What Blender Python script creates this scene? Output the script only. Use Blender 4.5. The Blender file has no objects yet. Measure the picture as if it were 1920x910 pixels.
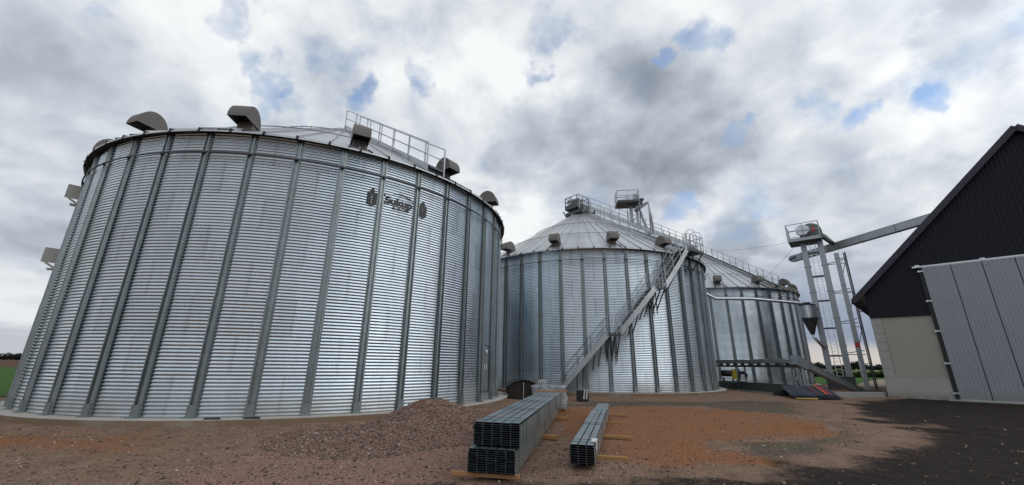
import bpy, bmesh, math, random
import numpy as np
from mathutils import Vector, Matrix
R = math.radians
PI = math.pi
random.seed(7)
rng = np.random.default_rng(7)
scene = bpy.context.scene
COL = scene.collection

# ------------------------------------------------------------------ camera
PITCH, ROLL, CAMZ = 0.296334, 0.0121741, 1.74
fw = Vector((0, math.cos(PITCH), math.sin(PITCH)))
up0 = Vector((0, -math.sin(PITCH), math.cos(PITCH)))
rt0 = Vector((1, 0, 0))
rt = rt0 * math.cos(ROLL) + up0 * math.sin(ROLL)
up = -rt0 * math.sin(ROLL) + up0 * math.cos(ROLL)
cd = bpy.data.cameras.new('camera')
cam = bpy.data.objects.new('camera', cd)
COL.objects.link(cam)
M = Matrix.Identity(4)
for i in range(3):
    M[i][0] = rt[i]; M[i][1] = up[i]; M[i][2] = -fw[i]
M[0][3] = 0; M[1][3] = 0; M[2][3] = CAMZ
cam.matrix_world = M
cd.sensor_width = 36
cd.lens = 748.414 / 1920 * 36
cd.clip_start = 0.05
cd.clip_end = 20000
scene.camera = cam

# ------------------------------------------------------------------ light and sky
SUN_AZ, SUN_EL = R(-22), R(34)          # azimuth from +X, counter-clockwise
sd = Vector((math.cos(SUN_EL) * math.cos(SUN_AZ), math.cos(SUN_EL) * math.sin(SUN_AZ), math.sin(SUN_EL)))
sl = bpy.data.lights.new('sun', 'SUN')
sl.energy = 0.5
sl.angle = R(55)
sl.color = (1.0, 0.93, 0.84)
sun = bpy.data.objects.new('sun', sl)
COL.objects.link(sun)
sun.rotation_euler = (-sd).to_track_quat('-Z', 'Y').to_euler()
sun.location = (20, -10, 30)
scene.view_settings.view_transform = 'Standard'
scene.view_settings.look = 'None'
scene.view_settings.exposure = 0.0
scene.view_settings.gamma = 1
scene.render.engine = 'CYCLES'
scene.cycles.max_bounces = 6
scene.cycles.glossy_bounces = 4
scene.cycles.diffuse_bounces = 3

world = bpy.data.worlds.new('World')
scene.world = world
world.use_nodes = True
WT = world.node_tree
WT.nodes.clear()


class NB:
    """small node helper"""
    def __init__(s, t): s.t = t
    def n(s, kind, **kw):
        nd = s.t.nodes.new(kind)
        for k, v in kw.items(): setattr(nd, k, v)
        return nd
    def put(s, sock, v):
        if v is None: return
        if isinstance(v, bpy.types.NodeSocket): s.t.links.new(v, sock)
        else:
            try: sock.default_value = v
            except Exception:
                sock.default_value = (v, v, v) if isinstance(v, (int, float)) else tuple(v)[:3]
    def math(s, op, a, b=None, c=None, clamp=False):
        nd = s.n('ShaderNodeMath', operation=op, use_clamp=clamp)
        s.put(nd.inputs[0], a); s.put(nd.inputs[1], b); s.put(nd.inputs[2], c)
        return nd.outputs[0]
    def vm(s, op, a, b=None, out=0, scale=None):
        nd = s.n('ShaderNodeVectorMath', operation=op)
        s.put(nd.inputs[0], a); s.put(nd.inputs[1], b)
        if scale is not None: s.put(nd.inputs['Scale'], scale)
        return nd.outputs[out]
    def noise(s, vec, scale, detail=4, rough=.5, dist=0.0, dim='3D', out=0, lac=2.0):
        nd = s.n('ShaderNodeTexNoise', noise_dimensions=dim)
        s.put(nd.inputs['Vector'], vec); s.put(nd.inputs['Scale'], scale)
        s.put(nd.inputs['Detail'], detail); s.put(nd.inputs['Roughness'], rough)
        s.put(nd.inputs['Distortion'], dist); s.put(nd.inputs['Lacunarity'], lac)
        return nd.outputs[out]
    def mr(s, v, a, b, c=0.0, d=1.0, smooth=True):
        nd = s.n('ShaderNodeMapRange')
        nd.interpolation_type = 'SMOOTHSTEP' if smooth else 'LINEAR'
        nd.clamp = True
        s.put(nd.inputs[0], v)
        for i, q in enumerate((a, b, c, d)): s.put(nd.inputs[i + 1], q)
        return nd.outputs[0]
    def mix(s, f, a, b, mode='MIX'):
        nd = s.n('ShaderNodeMix', data_type='RGBA', blend_type=mode)
        s.put(nd.inputs[0], f)
        for i, v in ((6, a), (7, b)):
            if isinstance(v, (int, float)): v = (v, v, v, 1)
            if isinstance(v, tuple) and len(v) == 3: v = v + (1,)
            s.put(nd.inputs[i], v)
        return nd.outputs[2]
    def ramp(s, f, stops):
        nd = s.n('ShaderNodeValToRGB')
        el = nd.color_ramp.elements
        while len(el) < len(stops): el.new(0.5)
        for e, (p, c) in zip(el, stops):
            e.position = p; e.color = tuple(c)[:3] + (1,)
        s.put(nd.inputs[0], f)
        return nd.outputs[0]
    def sep(s, v):
        nd = s.n('ShaderNodeSeparateXYZ'); s.put(nd.inputs[0], v); return nd.outputs
    def comb(s, x=0.0, y=0.0, z=0.0):
        nd = s.n('ShaderNodeCombineXYZ')
        s.put(nd.inputs[0], x); s.put(nd.inputs[1], y); s.put(nd.inputs[2], z)
        return nd.outputs[0]


def skydir(px, py):
    """heading in the sky given as photo-plane coordinates of the standpoint"""
    v = fw + rt * ((px - 960) / 748.414) + up * ((455 - py) / 748.414)
    return v.normalized()


def build_sky():
    b = NB(WT)
    tc = b.n('ShaderNodeTexCoord')
    d = tc.outputs['Generated']
    x, y, z = b.sep(d)[:3]
    zc = b.math('MAXIMUM', z, 0.0)
    den = b.math('ADD', zc, 0.34)
    pl = b.comb(b.math('DIVIDE', x, den), b.math('DIVIDE', y, den), 0.0)
    w1 = b.vm('SCALE', b.vm('SUBTRACT', b.noise(pl, 2.2, 3, .5, out=1), (.5, .5, .5)), scale=.30)
    plw = b.vm('ADD', pl, w1)
    big = b.noise(plw, 1.15, 3, .5)
    med = b.noise(plw, 3.0, 8, .50)
    puff = b.noise(b.vm('ADD', d, b.vm('SCALE', w1, scale=.5)), 6.0, 9, .57)
    relief = b.noise(b.vm('ADD', plw, (.05, -.03, 0.0)), 3.0, 7, .47)
    wd = b.noise(d, 4.5, 5, .6, out=1)
    dw = b.vm('NORMALIZE', b.vm('ADD', d, b.vm('SCALE', b.vm('SUBTRACT', wd, (.5, .5, .5)), scale=.30)))

    def blobs(lst, start=0.0):
        acc = start
        for (px, py, rad, amt) in lst:
            c = skydir(px, py)
            ang = rad / 748.414 / (1 + ((px - 960) ** 2 + (py - 455) ** 2) / 748.414 ** 2) ** .75
            dt = b.vm('DOT_PRODUCT', dw, tuple(c), out=1)
            acc = b.math('ADD', acc, b.mr(dt, math.cos(ang * 1.5), math.cos(ang * .1), 0, amt))
        return acc
    tone = blobs([(1170, 295, 150, -.36), (1010, 280, 100, -.16), (1290, 310, 80, -.16), (120, 210, 210, -.20),
                  (330, 160, 130, -.10), (1850, 60, 90, -.26), (1395, 432, 50, -.32), (60, 450, 100, -.12), (1870, 340, 120, -.16),
                  (1450, 330, 140, -.10), (1500, 260, 120, -.10), (1180, 120, 100, -.08), (1000, 390, 90, .10),
                  (880, 130, 80, .20), (730, 195, 60, .20), (1640, 20, 110, .22), (1720, 235, 110, .20), (1260, 440, 60, .22), (30, 575, 70, .10),
                  (400, 70, 110, .10), (590, 215, 60, .12), (1040, 145, 60, .12), (990, 420, 80, .20), (900, 200, 60, .08)])
    hole = blobs([(430, 18, 34, .75), (470, 85, 26, .45), (508, 135, 28, .5), (535, 168, 20, .4), (665, 185, 30, 1.0), (545, 208, 24, .6),
                  (200, 0, 40, .8), (1320, 78, 50, .8), (1232, 126, 20, .9), (1755, 180, 40, .75), (1590, 205, 34, .7),
                  (1255, 403, 26, .8), (790, 150, 34, .6), (600, 95, 46, .5), (660, 130, 40, .45), (1005, 130, 20, .7), (20, 20, 44, .6), (1365, 256, 22, .7),
                  (1030, 40, 40, .4), (1480, 210, 40, .4), (700, 60, 60, .35), (800, 200, 30, .4)])
    cov = b.math('ADD', b.math('MULTIPLY', med, .95), b.math('MULTIPLY', puff, .5))
    cov = b.math('SUBTRACT', cov, b.math('MULTIPLY', hole, .34))
    cover = b.mr(cov, .32, .68, 0, 1)
    t = b.math('MULTIPLY', b.math('SUBTRACT', big, .5), .45)
    t = b.math('ADD', t, b.math('MULTIPLY', b.math('SUBTRACT', med, .5), -.55))
    t = b.math('ADD', t, b.math('MULTIPLY', b.math('SUBTRACT', med, relief), 1.5))
    t = b.math('ADD', t, b.math('MULTIPLY', b.math('SUBTRACT', puff, .5), .75))
    t = b.math('ADD', b.math('ADD', t, .71), b.math('MULTIPLY', tone, .80))
    cc = b.ramp(t, [(0.0, (.205, .235, .285)), (.25, (.325, .365, .43)), (.48, (.485, .53, .615)), (.70, (.69, .73, .80)), (.95, (.93, .95, .975))])
    sdn = b.vm('DOT_PRODUCT', d, tuple(sd), out=1)
    g = b.mr(sdn, .42, 1.0, 0, 1)
    glow = b.math('ADD', 1.0, b.math('MULTIPLY', b.math('POWER', g, 1.3), .6))
    cc = b.vm('SCALE', b.mix(1.0, cc, b.comb(glow, glow, b.math('MULTIPLY', glow, .98)), 'MULTIPLY'), scale=10.0)
    sky = b.n('ShaderNodeTexSky', sky_type='NISHITA')
    sky.sun_disc = False
    sky.sun_elevation = SUN_EL
    sky.sun_rotation = PI / 2 - SUN_AZ
    sky.air_density = 1.0; sky.dust_density = 0.6; sky.ozone_density = 1.5
    skc = b.vm('MULTIPLY', sky.outputs[0], (1.35, 1.75, 2.0))
    thin = b.mix(.25, skc, (6.8, 7.4, 8.2))
    col = b.mix(cover, thin, cc)
    hb = b.noise(b.comb(b.math('MULTIPLY', x, 2.0), b.math('MULTIPLY', y, 2.0), b.math('MULTIPLY', z, 14.0)), 1.6, 4, .5)
    zz = b.math('ADD', z, b.math('MULTIPLY', b.math('SUBTRACT', hb, .5), .07))
    band = b.mr(zz, .27, .10, 0, .85)
    slate = b.ramp(b.math('ADD', b.math('MULTIPLY', hb, .5), .25), [(.3, (.15, .195, .30)), (.7, (.30, .36, .48))])
    side = b.mr(x, -.2, .55, .18, 1.0)
    col = b.mix(b.math('MULTIPLY', band, side), col, b.vm('SCALE', slate, scale=10.0))
    low = b.mr(zz, .062, .022, 0, .9)
    col = b.mix(low, col, b.mix(side, (4.6, 5.0, 5.7), (6.6, 6.1, 5.6)))
    bg = b.n('ShaderNodeBackground')
    b.put(bg.inputs[0], col); bg.inputs[1].default_value = 0.1
    out = b.n('ShaderNodeOutputWorld')
    WT.links.new(bg.outputs[0], out.inputs[0])


build_sky()

# ------------------------------------------------------------------ materials
def newmat(name):
    m = bpy.data.materials.new(name); m.use_nodes = True
    m.node_tree.nodes.clear()
    b = NB(m.node_tree)
    p = b.n('ShaderNodeBsdfPrincipled'); o = b.n('ShaderNodeOutputMaterial')
    m.node_tree.links.new(p.outputs[0], o.inputs[0])
    return m, b, p


def bump(b, p, h, strength=.3, dist=.02):
    n = b.n('ShaderNodeBump'); b.put(n.inputs['Height'], h)
    n.inputs['Strength'].default_value = strength; n.inputs['Distance'].default_value = dist
    b.put(p.inputs['Normal'], n.outputs[0])


def galv(name, base=(.60, .63, .64), rough=.38, metal=.95, var=.22, scale=6.0, dirt=.0, dirtcol=(.16, .14, .11)):
    m, b, p = newmat(name)
    tc = b.n('ShaderNodeTexCoord').outputs['Object']
    v = b.n('ShaderNodeTexVoronoi'); b.put(v.inputs['Vector'], tc); v.inputs['Scale'].default_value = scale * 7
    n = b.noise(tc, scale * .4, 5, .6)
    sp = b.sep(v.outputs['Color'])[0]
    f = b.math('ADD', b.math('MULTIPLY', b.math('SUBTRACT', sp, .5), var * .6), b.math('MULTIPLY', b.math('SUBTRACT', n, .5), var * 1.6))
    f = b.math('ADD', f, 1.0)
    c = b.vm('SCALE', base, scale=f)
    if dirt:
        dn = b.mr(b.noise(tc, 1.1, 6, .65), .48, .72, 0, dirt)
        c = b.mix(dn, c, dirtcol)
        b.put(p.inputs['Metallic'], b.math('MULTIPLY', b.math('SUBTRACT', 1.0, dn), metal))
    else:
        p.inputs['Metallic'].default_value = metal
    b.put(p.inputs['Base Color'], c)
    b.put(p.inputs['Roughness'], b.math('ADD', rough - .06, b.math('MULTIPLY', n, .14)))
    bump(b, p, n, .08, .01)
    return m


def plain(name, base, rough=.7, metal=0.0, var=.25, scale=5.0, bs=.2, bd=.01, sheen=0):
    m, b, p = newmat(name)
    tc = b.n('ShaderNodeTexCoord').outputs['Object']
    n = b.noise(tc, scale, 6, .6)
    n2 = b.noise(tc, scale * 9, 4, .6)
    f = b.math('ADD', b.math('MULTIPLY', b.math('SUBTRACT', n, .5), var * 1.6), b.math('MULTIPLY', b.math('SUBTRACT', n2, .5), var))
    b.put(p.inputs['Base Color'], b.vm('SCALE', base, scale=b.math('ADD', f, 1.0)))
    p.inputs['Roughness'].default_value = rough
    p.inputs['Metallic'].default_value = metal
    bump(b, p, n2, bs, bd)
    return m


def wall_material():
    """corrugated sheets: uv = (bay number, ring number)"""
    m, b, p = newmat('corrugated_galvanised')
    uv = b.n('ShaderNodeUVMap').outputs[0]
    u, v = b.sep(uv)[:2]
    tc = b.n('ShaderNodeTexCoord').outputs['Object']
    oi = b.n('ShaderNodeObjectInfo').outputs['Random']
    ring = b.math('FLOOR', v)
    odd = b.math('MODULO', ring, 2.0)
    us = b.math('ADD', b.math('MULTIPLY', b.math('SUBTRACT', u, .5), .5), b.math('MULTIPLY', odd, .5))
    sheet = b.math('FLOOR', us)
    wn = b.n('ShaderNodeTexWhiteNoise', noise_dimensions='3D')
    b.put(wn.inputs['Vector'], b.comb(sheet, ring, b.math('MULTIPLY', oi, 37.0)))
    tone = b.math('SUBTRACT', wn.outputs[0], .5)
    sp = b.n('ShaderNodeTexVoronoi'); b.put(sp.inputs['Vector'], tc); sp.inputs['Scale'].default_value = 34
    spg = b.math('SUBTRACT', b.sep(sp.outputs['Color'])[0], .5)
    streak = b.noise(b.comb(b.math('MULTIPLY', u, 3.0), b.math('MULTIPLY', v, .35), b.math('MULTIPLY', oi, 9.0)), 2.0, 6, .65)
    cloud = b.noise(tc, .7, 5, .6)
    f = b.math('ADD', 1.0, b.math('MULTIPLY', tone, .15))
    f = b.math('ADD', f, b.math('MULTIPLY', spg, .14))
    f = b.math('ADD', f, b.math('MULTIPLY', b.math('SUBTRACT', streak, .5), .32))
    f = b.math('ADD', f, b.math('MULTIPLY', b.math('SUBTRACT', cloud, .5), .20))
    col = b.vm('SCALE', (.53, .61, .67), scale=f)
    # laps and bolt rows of the sheets
    fu = b.math('ABSOLUTE', b.math('SUBTRACT', b.math('FRACT', us), 0.0))
    fu = b.math('MINIMUM', fu, b.math('SUBTRACT', 1.0, fu))
    lap = b.mr(fu, .0022, .004, 1, 0, False)
    bu = b.mr(b.math('ABSOLUTE', b.math('SUBTRACT', fu, .018)), .0022, .005, 1, 0)
    bv = b.math('FRACT', b.math('MULTIPLY', v, 11.0))
    bvv = b.mr(b.math('ABSOLUTE', b.math('SUBTRACT', bv, .25)), .10, .2, 1, 0)
    bolts = b.math('MULTIPLY', bu, bvv)
    fv = b.math('FRACT', v)
    fvm = b.math('MINIMUM', fv, b.math('SUBTRACT', 1.0, fv))
    hb = b.mr(b.math('ABSOLUTE', b.math('SUBTRACT', fv, .022)), .008, .014, 1, 0)
    hb2 = b.math('FRACT', b.math('MULTIPLY', u, 12.0))
    hbb = b.mr(b.math('ABSOLUTE', b.math('SUBTRACT', hb2, .5)), .08, .16, 1, 0)
    hbolt = b.math('MULTIPLY', hb, hbb)
    hlap = b.mr(fvm, .0015, .004, 1, 0)
    k = b.math('MAXIMUM', b.math('MAXIMUM', lap, bolts), b.math('MAXIMUM', hbolt, hlap))
    # runs of dirt down the laps, most at the top ring
    dn = b.noise(b.comb(b.math('MULTIPLY', u, 9.0), b.math('MULTIPLY', v, .5), oi), 1.6, 5, .7)
    run = b.math('MULTIPLY', b.mr(dn, .50, .75, 0, 1), b.mr(fu, .0, .09, 1, 0))
    run = b.math('MULTIPLY', run, b.mr(v, 2.0, 8.0, .05, .6))
    col = b.mix(run, col, (.20, .19, .15))
    splash = b.math('MULTIPLY', b.mr(v, .0, .9, .75, 0), b.mr(cloud, .3, .7, .4, 1))
    col = b.mix(splash, col, (.27, .24, .20))
    col = b.mix(b.math('MULTIPLY', k, .55), col, (.10, .11, .12))
    b.put(p.inputs['Base Color'], col)
    met = b.math('SUBTRACT', .97, b.math('MULTIPLY', b.math('MAXIMUM', run, splash), .6))
    b.put(p.inputs['Metallic'], met)
    b.put(p.inputs['Roughness'], b.math('ADD', .17, b.math('ADD', b.math('MULTIPLY', splash, .3), b.math('MULTIPLY', b.math('ADD', b.math('MULTIPLY', tone, .4), b.math('MULTIPLY', cloud, .6)), .08))))
    bump(b, p, b.noise(tc, 5.0, 3, .5), .05, .03)
    return m


def roof_material():
    m, b, p = newmat('roof_sheet_galvanised')
    tc = b.n('ShaderNodeTexCoord').outputs['Object']
    x, y, z = b.sep(tc)[:3]
    ang = b.math('MULTIPLY', b.math('ARCTAN2', y, x), 60 / (2 * PI))
    pn = b.math('FLOOR', ang)
    wn = b.n('ShaderNodeTexWhiteNoise', noise_dimensions='2D')
    b.put(wn.inputs['Vector'], b.comb(pn, b.math('FLOOR', b.math('MULTIPLY', z, .55)), 0.0))
    n = b.noise(tc, .9, 6, .6)
    f = b.math('ADD', .93, b.math('MULTIPLY', wn.outputs[0], .12))
    f = b.math('ADD', f, b.math('MULTIPLY', b.math('SUBTRACT', n, .5), .3))
    b.put(p.inputs['Base Color'], b.vm('SCALE', (.50, .52, .53), scale=f))
    p.inputs['Metallic'].default_value = .75
    b.put(p.inputs['Roughness'], b.math('ADD', .36, b.math('MULTIPLY', n, .2)))
    return m


def concrete_material(name, base, stain):
    m, b, p = newmat(name)
    tc = b.n('ShaderNodeTexCoord').outputs['Object']
    n = b.noise(tc, 1.1, 6, .65); n2 = b.noise(tc, 26, 5, .7)
    f = b.math('ADD', .82, b.math('ADD', b.math('MULTIPLY', n, .25), b.math('MULTIPLY', n2, .14)))
    c = b.vm('SCALE', base, scale=f)
    s = b.mr(b.noise(tc, .35, 4, .6), .30, .52, .35, .95)
    z = b.sep(tc)[2]
    lowf = b.mr(z, .205, .217, 1, .10)
    c = b.mix(b.math('MULTIPLY', s, lowf), c, stain)
    b.put(p.inputs['Base Color'], c); p.inputs['Roughness'].default_value = .85
    bump(b, p, n2, .3, .01)
    return m


MAT = {}
MAT['wall'] = wall_material()
MAT['rib'] = galv('stiffener_galvanised', (.27, .305, .31), .42, .9, .35, 6, .25, (.10, .11, .10))
MAT['steel'] = galv('galvanised_steel', (.33, .355, .375), .45, .85, .3, 5)
MAT['steel_light'] = galv('bright_galvanised', (.56, .59, .62), .36, .95, .25, 4)
MAT['steel_dark'] = galv('dull_dark_steel', (.085, .095, .10), .5, .8, .3, 5)
MAT['steel_green'] = galv('weathered_green_steel', (.14, .175, .165), .5, .8, .3, 4, .3)
MAT['stringer'] = galv('stair_stringer_steel', (.42, .45, .46), .38, .9, .3, 3, .15)
MAT['roof'] = roof_material()
MAT['vent'] = plain('taupe_vent_plastic', (.135, .122, .115), .7, 0, .25, 2.5, .1)
MAT['ring'] = galv('dark_tube', (.13, .14, .15), .5, .9, .2, 5)
MAT['conc'] = concrete_material('concrete', (.42, .405, .375), (.175, .115, .065))
MAT['conc2'] = plain('pale_concrete', (.30, .30, .28), .88, 0, .25, 1.2, .3)
MAT['black'] = plain('black_rubber', (.012, .013, .015), .6, 0, .3, 4)
MAT['black_paint'] = plain('black_lettering', (.012, .012, .014), .45, 0, .1, 4)
MAT['timber'] = plain('fresh_timber', (.36, .19, .075), .75, 0, .35, 6, .3)
MAT['stucco'] = plain('grey_render', (.345, .335, .29), .92, 0, .14, 1.4, .5, .012)
MAT['plinth'] = plain('smooth_plinth', (.365, .365, .33), .9, 0, .12, 1.2, .3)


def mud_splash(m, top, col=(.15, .115, .085)):
    b = NB(m.node_tree); p = m.node_tree.nodes['Principled BSDF']
    src = p.inputs['Base Color'].links[0].from_socket
    tc = b.n('ShaderNodeTexCoord').outputs['Object']
    n = b.noise(tc, 3.5, 7, .7); z = b.sep(tc)[2]
    k = b.math('MULTIPLY', b.mr(b.math('ADD', z, b.math('MULTIPLY', b.math('SUBTRACT', n, .5), top * 1.6)), 0.0, top, 1, 0), b.mr(n, .35, .65, .2, .85))
    b.put(p.inputs['Base Color'], b.mix(k, src, col))


mud_splash(MAT['plinth'], .55)
MAT['joint'] = plain('dark_joint', (.14, .14, .12), .9)
MAT['clad'] = plain('black_cladding', (.0065, .008, .0145), .8, 0, .3, 1.5, .05)
MAT['verge'] = plain('dark_purple_flashing', (.018, .012, .030), .45, 0, .25, 2, .05)
MAT['strap_green'] = plain('green_strap', (.02, .16, .09), .5)
MAT['strap_black'] = plain('black_strap', (.02, .03, .03), .5)
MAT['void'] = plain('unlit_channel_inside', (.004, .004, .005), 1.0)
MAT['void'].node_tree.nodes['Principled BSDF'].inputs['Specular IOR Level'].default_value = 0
MAT['white'] = plain('white_plastic', (.62, .63, .65), .5, 0, .15, 6)
MAT['yellow'] = plain('yellow_paint', (.50, .38, .05), .5, 0, .3, 6)
MAT['red'] = plain('red_paint', (.55, .035, .03), .5, 0, .2, 6)
MAT['orange'] = plain('orange_red_paint', (.72, .075, .02), .5, 0, .2, 6)
MAT['blue'] = plain('blue_plastic', (.03, .08, .35), .5)
MAT['rust'] = plain('rusty_brown', (.014, .009, .007), .8, 0, .6, 3, .5)


def bolted(name, base):
    """purlin / channel steel; the dark ends come from a black core inside"""
    return galv(name, base, .36, .92, .3, 5)


MAT['channel'] = bolted('channel_galvanised', (.42, .48, .50))


def door_material():
    m, b, p = newmat('translucent_grey_door_sheet')
    tc = b.n('ShaderNodeTexCoord').outputs['Object']
    x, y, z = b.sep(tc)[:3]
    w = b.math('SINE', b.math('MULTIPLY', x, 2 * PI / .16))
    n = b.noise(b.comb(b.math('MULTIPLY', x, 6.0), y, b.math('MULTIPLY', z, .35)), 2.2, 7, .7)
    n2 = b.noise(tc, 1.3, 6, .7)
    f = b.math('ADD', .80, b.math('ADD', b.math('MULTIPLY', n, .26), b.math('MULTIPLY', n2, .18)))
    f = b.math('ADD', f, b.math('MULTIPLY', w, .07))
    mud = b.math('MULTIPLY', b.mr(b.math('ADD', z, b.math('MULTIPLY', n2, .6)), .35, 1.1, 1, 0), b.mr(n2, .3, .7, .25, .7))
    b.put(p.inputs['Base Color'], b.mix(mud, b.vm('SCALE', (.265, .28, .305), scale=f), (.17, .145, .12)))
    p.inputs['Roughness'].default_value = .55; p.inputs['Metallic'].default_value = .3
    bump(b, p, b.math('ADD', w, b.math('MULTIPLY', n2, 1.5)), .35, .012)
    return m


MAT['door'] = door_material()


def plastic_wrap():
    m, b, p = newmat('clear_stretch_wrap')
    tc = b.n('ShaderNodeTexCoord').outputs['Object']
    n = b.noise(tc, 5, 6, .7, 1.5)
    b.put(p.inputs['Base Color'], b.ramp(n, [(.35, (.10, .12, .13)), (.62, (.42, .44, .46))]))
    p.inputs['Roughness'].default_value = .22
    bump(b, p, n, .8, .05)
    return m


MAT['wrap'] = plastic_wrap()


def ground_material():
    m, b, p = newmat('yard_soil_and_gravel')
    tc = b.n('ShaderNodeTexCoord').outputs['Object']
    def att(n):
        a = b.n('ShaderNodeAttribute'); a.attribute_name = n; return a.outputs['Fac']
    big = b.noise(tc, .35, 6, .6); mid = b.noise(tc, 2.2, 7, .65); fine = b.noise(tc, 14, 6, .75)
    vor = b.n('ShaderNodeTexVoronoi'); b.put(vor.inputs['Vector'], tc); vor.inputs['Scale'].default_value = 40
    vor2 = b.n('ShaderNodeTexVoronoi'); b.put(vor2.inputs['Vector'], tc); vor2.inputs['Scale'].default_value = 95
    g = b.sep(vor.outputs['Color'])[0]; g2 = b.sep(vor2.outputs['Color'])[1]
    jit = b.math('MULTIPLY', b.math('SUBTRACT', b.math('ADD', b.math('MULTIPLY', mid, .7), b.math('MULTIPLY', fine, .5)), .6), .9)
    def mask(name):
        return b.mr(b.math('ADD', att(name), jit), .38, .62, 0, 1)
    base = b.ramp(b.math('ADD', b.math('MULTIPLY', mid, .6), b.math('MULTIPLY', g2, .4)),
                  [(.2, (.105, .066, .047)), (.5, (.30, .195, .138)), (.8, (.50, .355, .265))])
    og = b.ramp(b.math('ADD', b.math('MULTIPLY', fine, .55), b.math('MULTIPLY', g, .42)),
                [(.2, (.14, .060, .028)), (.5, (.36, .16, .074)), (.85, (.54, .285, .16))])
    pk = b.ramp(b.math('ADD', b.math('MULTIPLY', g2, .6), b.math('MULTIPLY', fine, .4)),
                [(.2, (.115, .066, .053)), (.5, (.37, .22, .168)), (.85, (.58, .385, .30))])
    dk = b.ramp(b.math('ADD', b.math('MULTIPLY', mid, .5), b.math('MULTIPLY', g2, .5)),
                [(.2, (.015, .0118, .010)), (.6, (.040, .032, .027)), (.9, (.088, .070, .057))])
    gy = b.ramp(b.math('ADD', b.math('MULTIPLY', mid, .5), b.math('MULTIPLY', g2, .5)),
                [(.2, (.09, .075, .055)), (.6, (.175, .145, .105)), (.9, (.27, .225, .17))])
    c = b.mix(mask('grey'), base, gy)
    c = b.mix(b.math('MULTIPLY', mask('orange'), b.mr(big, .30, .62, .55, 1)), c, og)
    c = b.mix(mask('pink'), c, pk)
    c = b.mix(mask('dark'), c, dk)
    b.put(p.inputs['Base Color'], c)
    p.inputs['Roughness'].default_value = .95
    p.inputs['Specular IOR Level'].default_value = .15
    h = b.math('ADD', b.math('MULTIPLY', fine, .6), b.math('ADD', b.math('MULTIPLY', vor.outputs['Distance'], 1.2), b.math('MULTIPLY', mid, 1.4)))
    bump(b, p, h, .85, .06)
    return m


def pebble_material(name, stops):
    m, b, p = newmat(name)
    a = b.n('ShaderNodeAttribute'); a.attribute_name = 'tone'
    b.put(p.inputs['Base Color'], b.ramp(a.outputs['Fac'], stops))
    p.inputs['Roughness'].default_value = .9
    p.inputs['Specular IOR Level'].default_value = .2
    return m


MAT['ground'] = ground_material()
MAT['pebble'] = pebble_material('loose_stones', [(0, (.07, .055, .046)), (.4, (.15, .10, .078)), (.7, (.25, .165, .125)), (.92, (.33, .25, .20)), (1, (.45, .40, .36))])


def gravel_pile_material():
    m, b, p = newmat('pinkish_gravel')
    tc = b.n('ShaderNodeTexCoord').outputs['Object']
    v = b.n('ShaderNodeTexVoronoi'); b.put(v.inputs['Vector'], tc); v.inputs['Scale'].default_value = 42
    g = b.sep(v.outputs['Color'])[0]; n = b.noise(tc, 1.6, 6, .6); fn = b.noise(tc, 30, 4, .7)
    c = b.ramp(b.math('ADD', b.math('MULTIPLY', g, .6), b.math('MULTIPLY', fn, .4)), [(.15, (.08, .050, .042)), (.45, (.265, .165, .132)), (.8, (.46, .31, .245))])
    c = b.mix(b.mr(n, .5, .7, 0, .55), c, (.22, .10, .06))
    b.put(p.inputs['Base Color'], c); p.inputs['Roughness'].default_value = .95
    p.inputs['Specular IOR Level'].default_value = .15
    bump(b, p, b.math('ADD', v.outputs['Distance'], fn), 1.0, .05)
    return m


MAT['pile'] = gravel_pile_material()


def field_material(name, a, c, sc=.6):
    m, b, p = newmat(name)
    tc = b.n('ShaderNodeTexCoord').outputs['Object']
    n = b.noise(tc, sc, 6, .65); n2 = b.noise(tc, .03, 4, .5)
    b.put(p.inputs['Base Color'], b.mix(b.math('ADD', b.math('MULTIPLY', n, .6), b.math('MULTIPLY', n2, .4)), a, c))
    p.inputs['Roughness'].default_value = .95
    p.inputs['Specular IOR Level'].default_value = .1
    return m


MAT['green'] = field_material('young_crop', (.022, .062, .008), (.045, .115, .016))
MAT['green2'] = field_material('pale_meadow', (.07, .11, .035), (.13, .17, .06))
MAT['brownf'] = field_material('ploughed_soil', (.060, .030, .020), (.105, .055, .038))
MAT['tan'] = field_material('dirt_track', (.20, .155, .12), (.30, .24, .19))
MAT['leaf'] = field_material('hedge_leaves', (.010, .020, .007), (.035, .058, .018), 3.0)
MAT['farleaf'] = field_material('far_tree_leaves', (.012, .016, .014), (.026, .032, .026), .3)
MAT['bark'] = plain('bark', (.06, .05, .04), .9)

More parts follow.
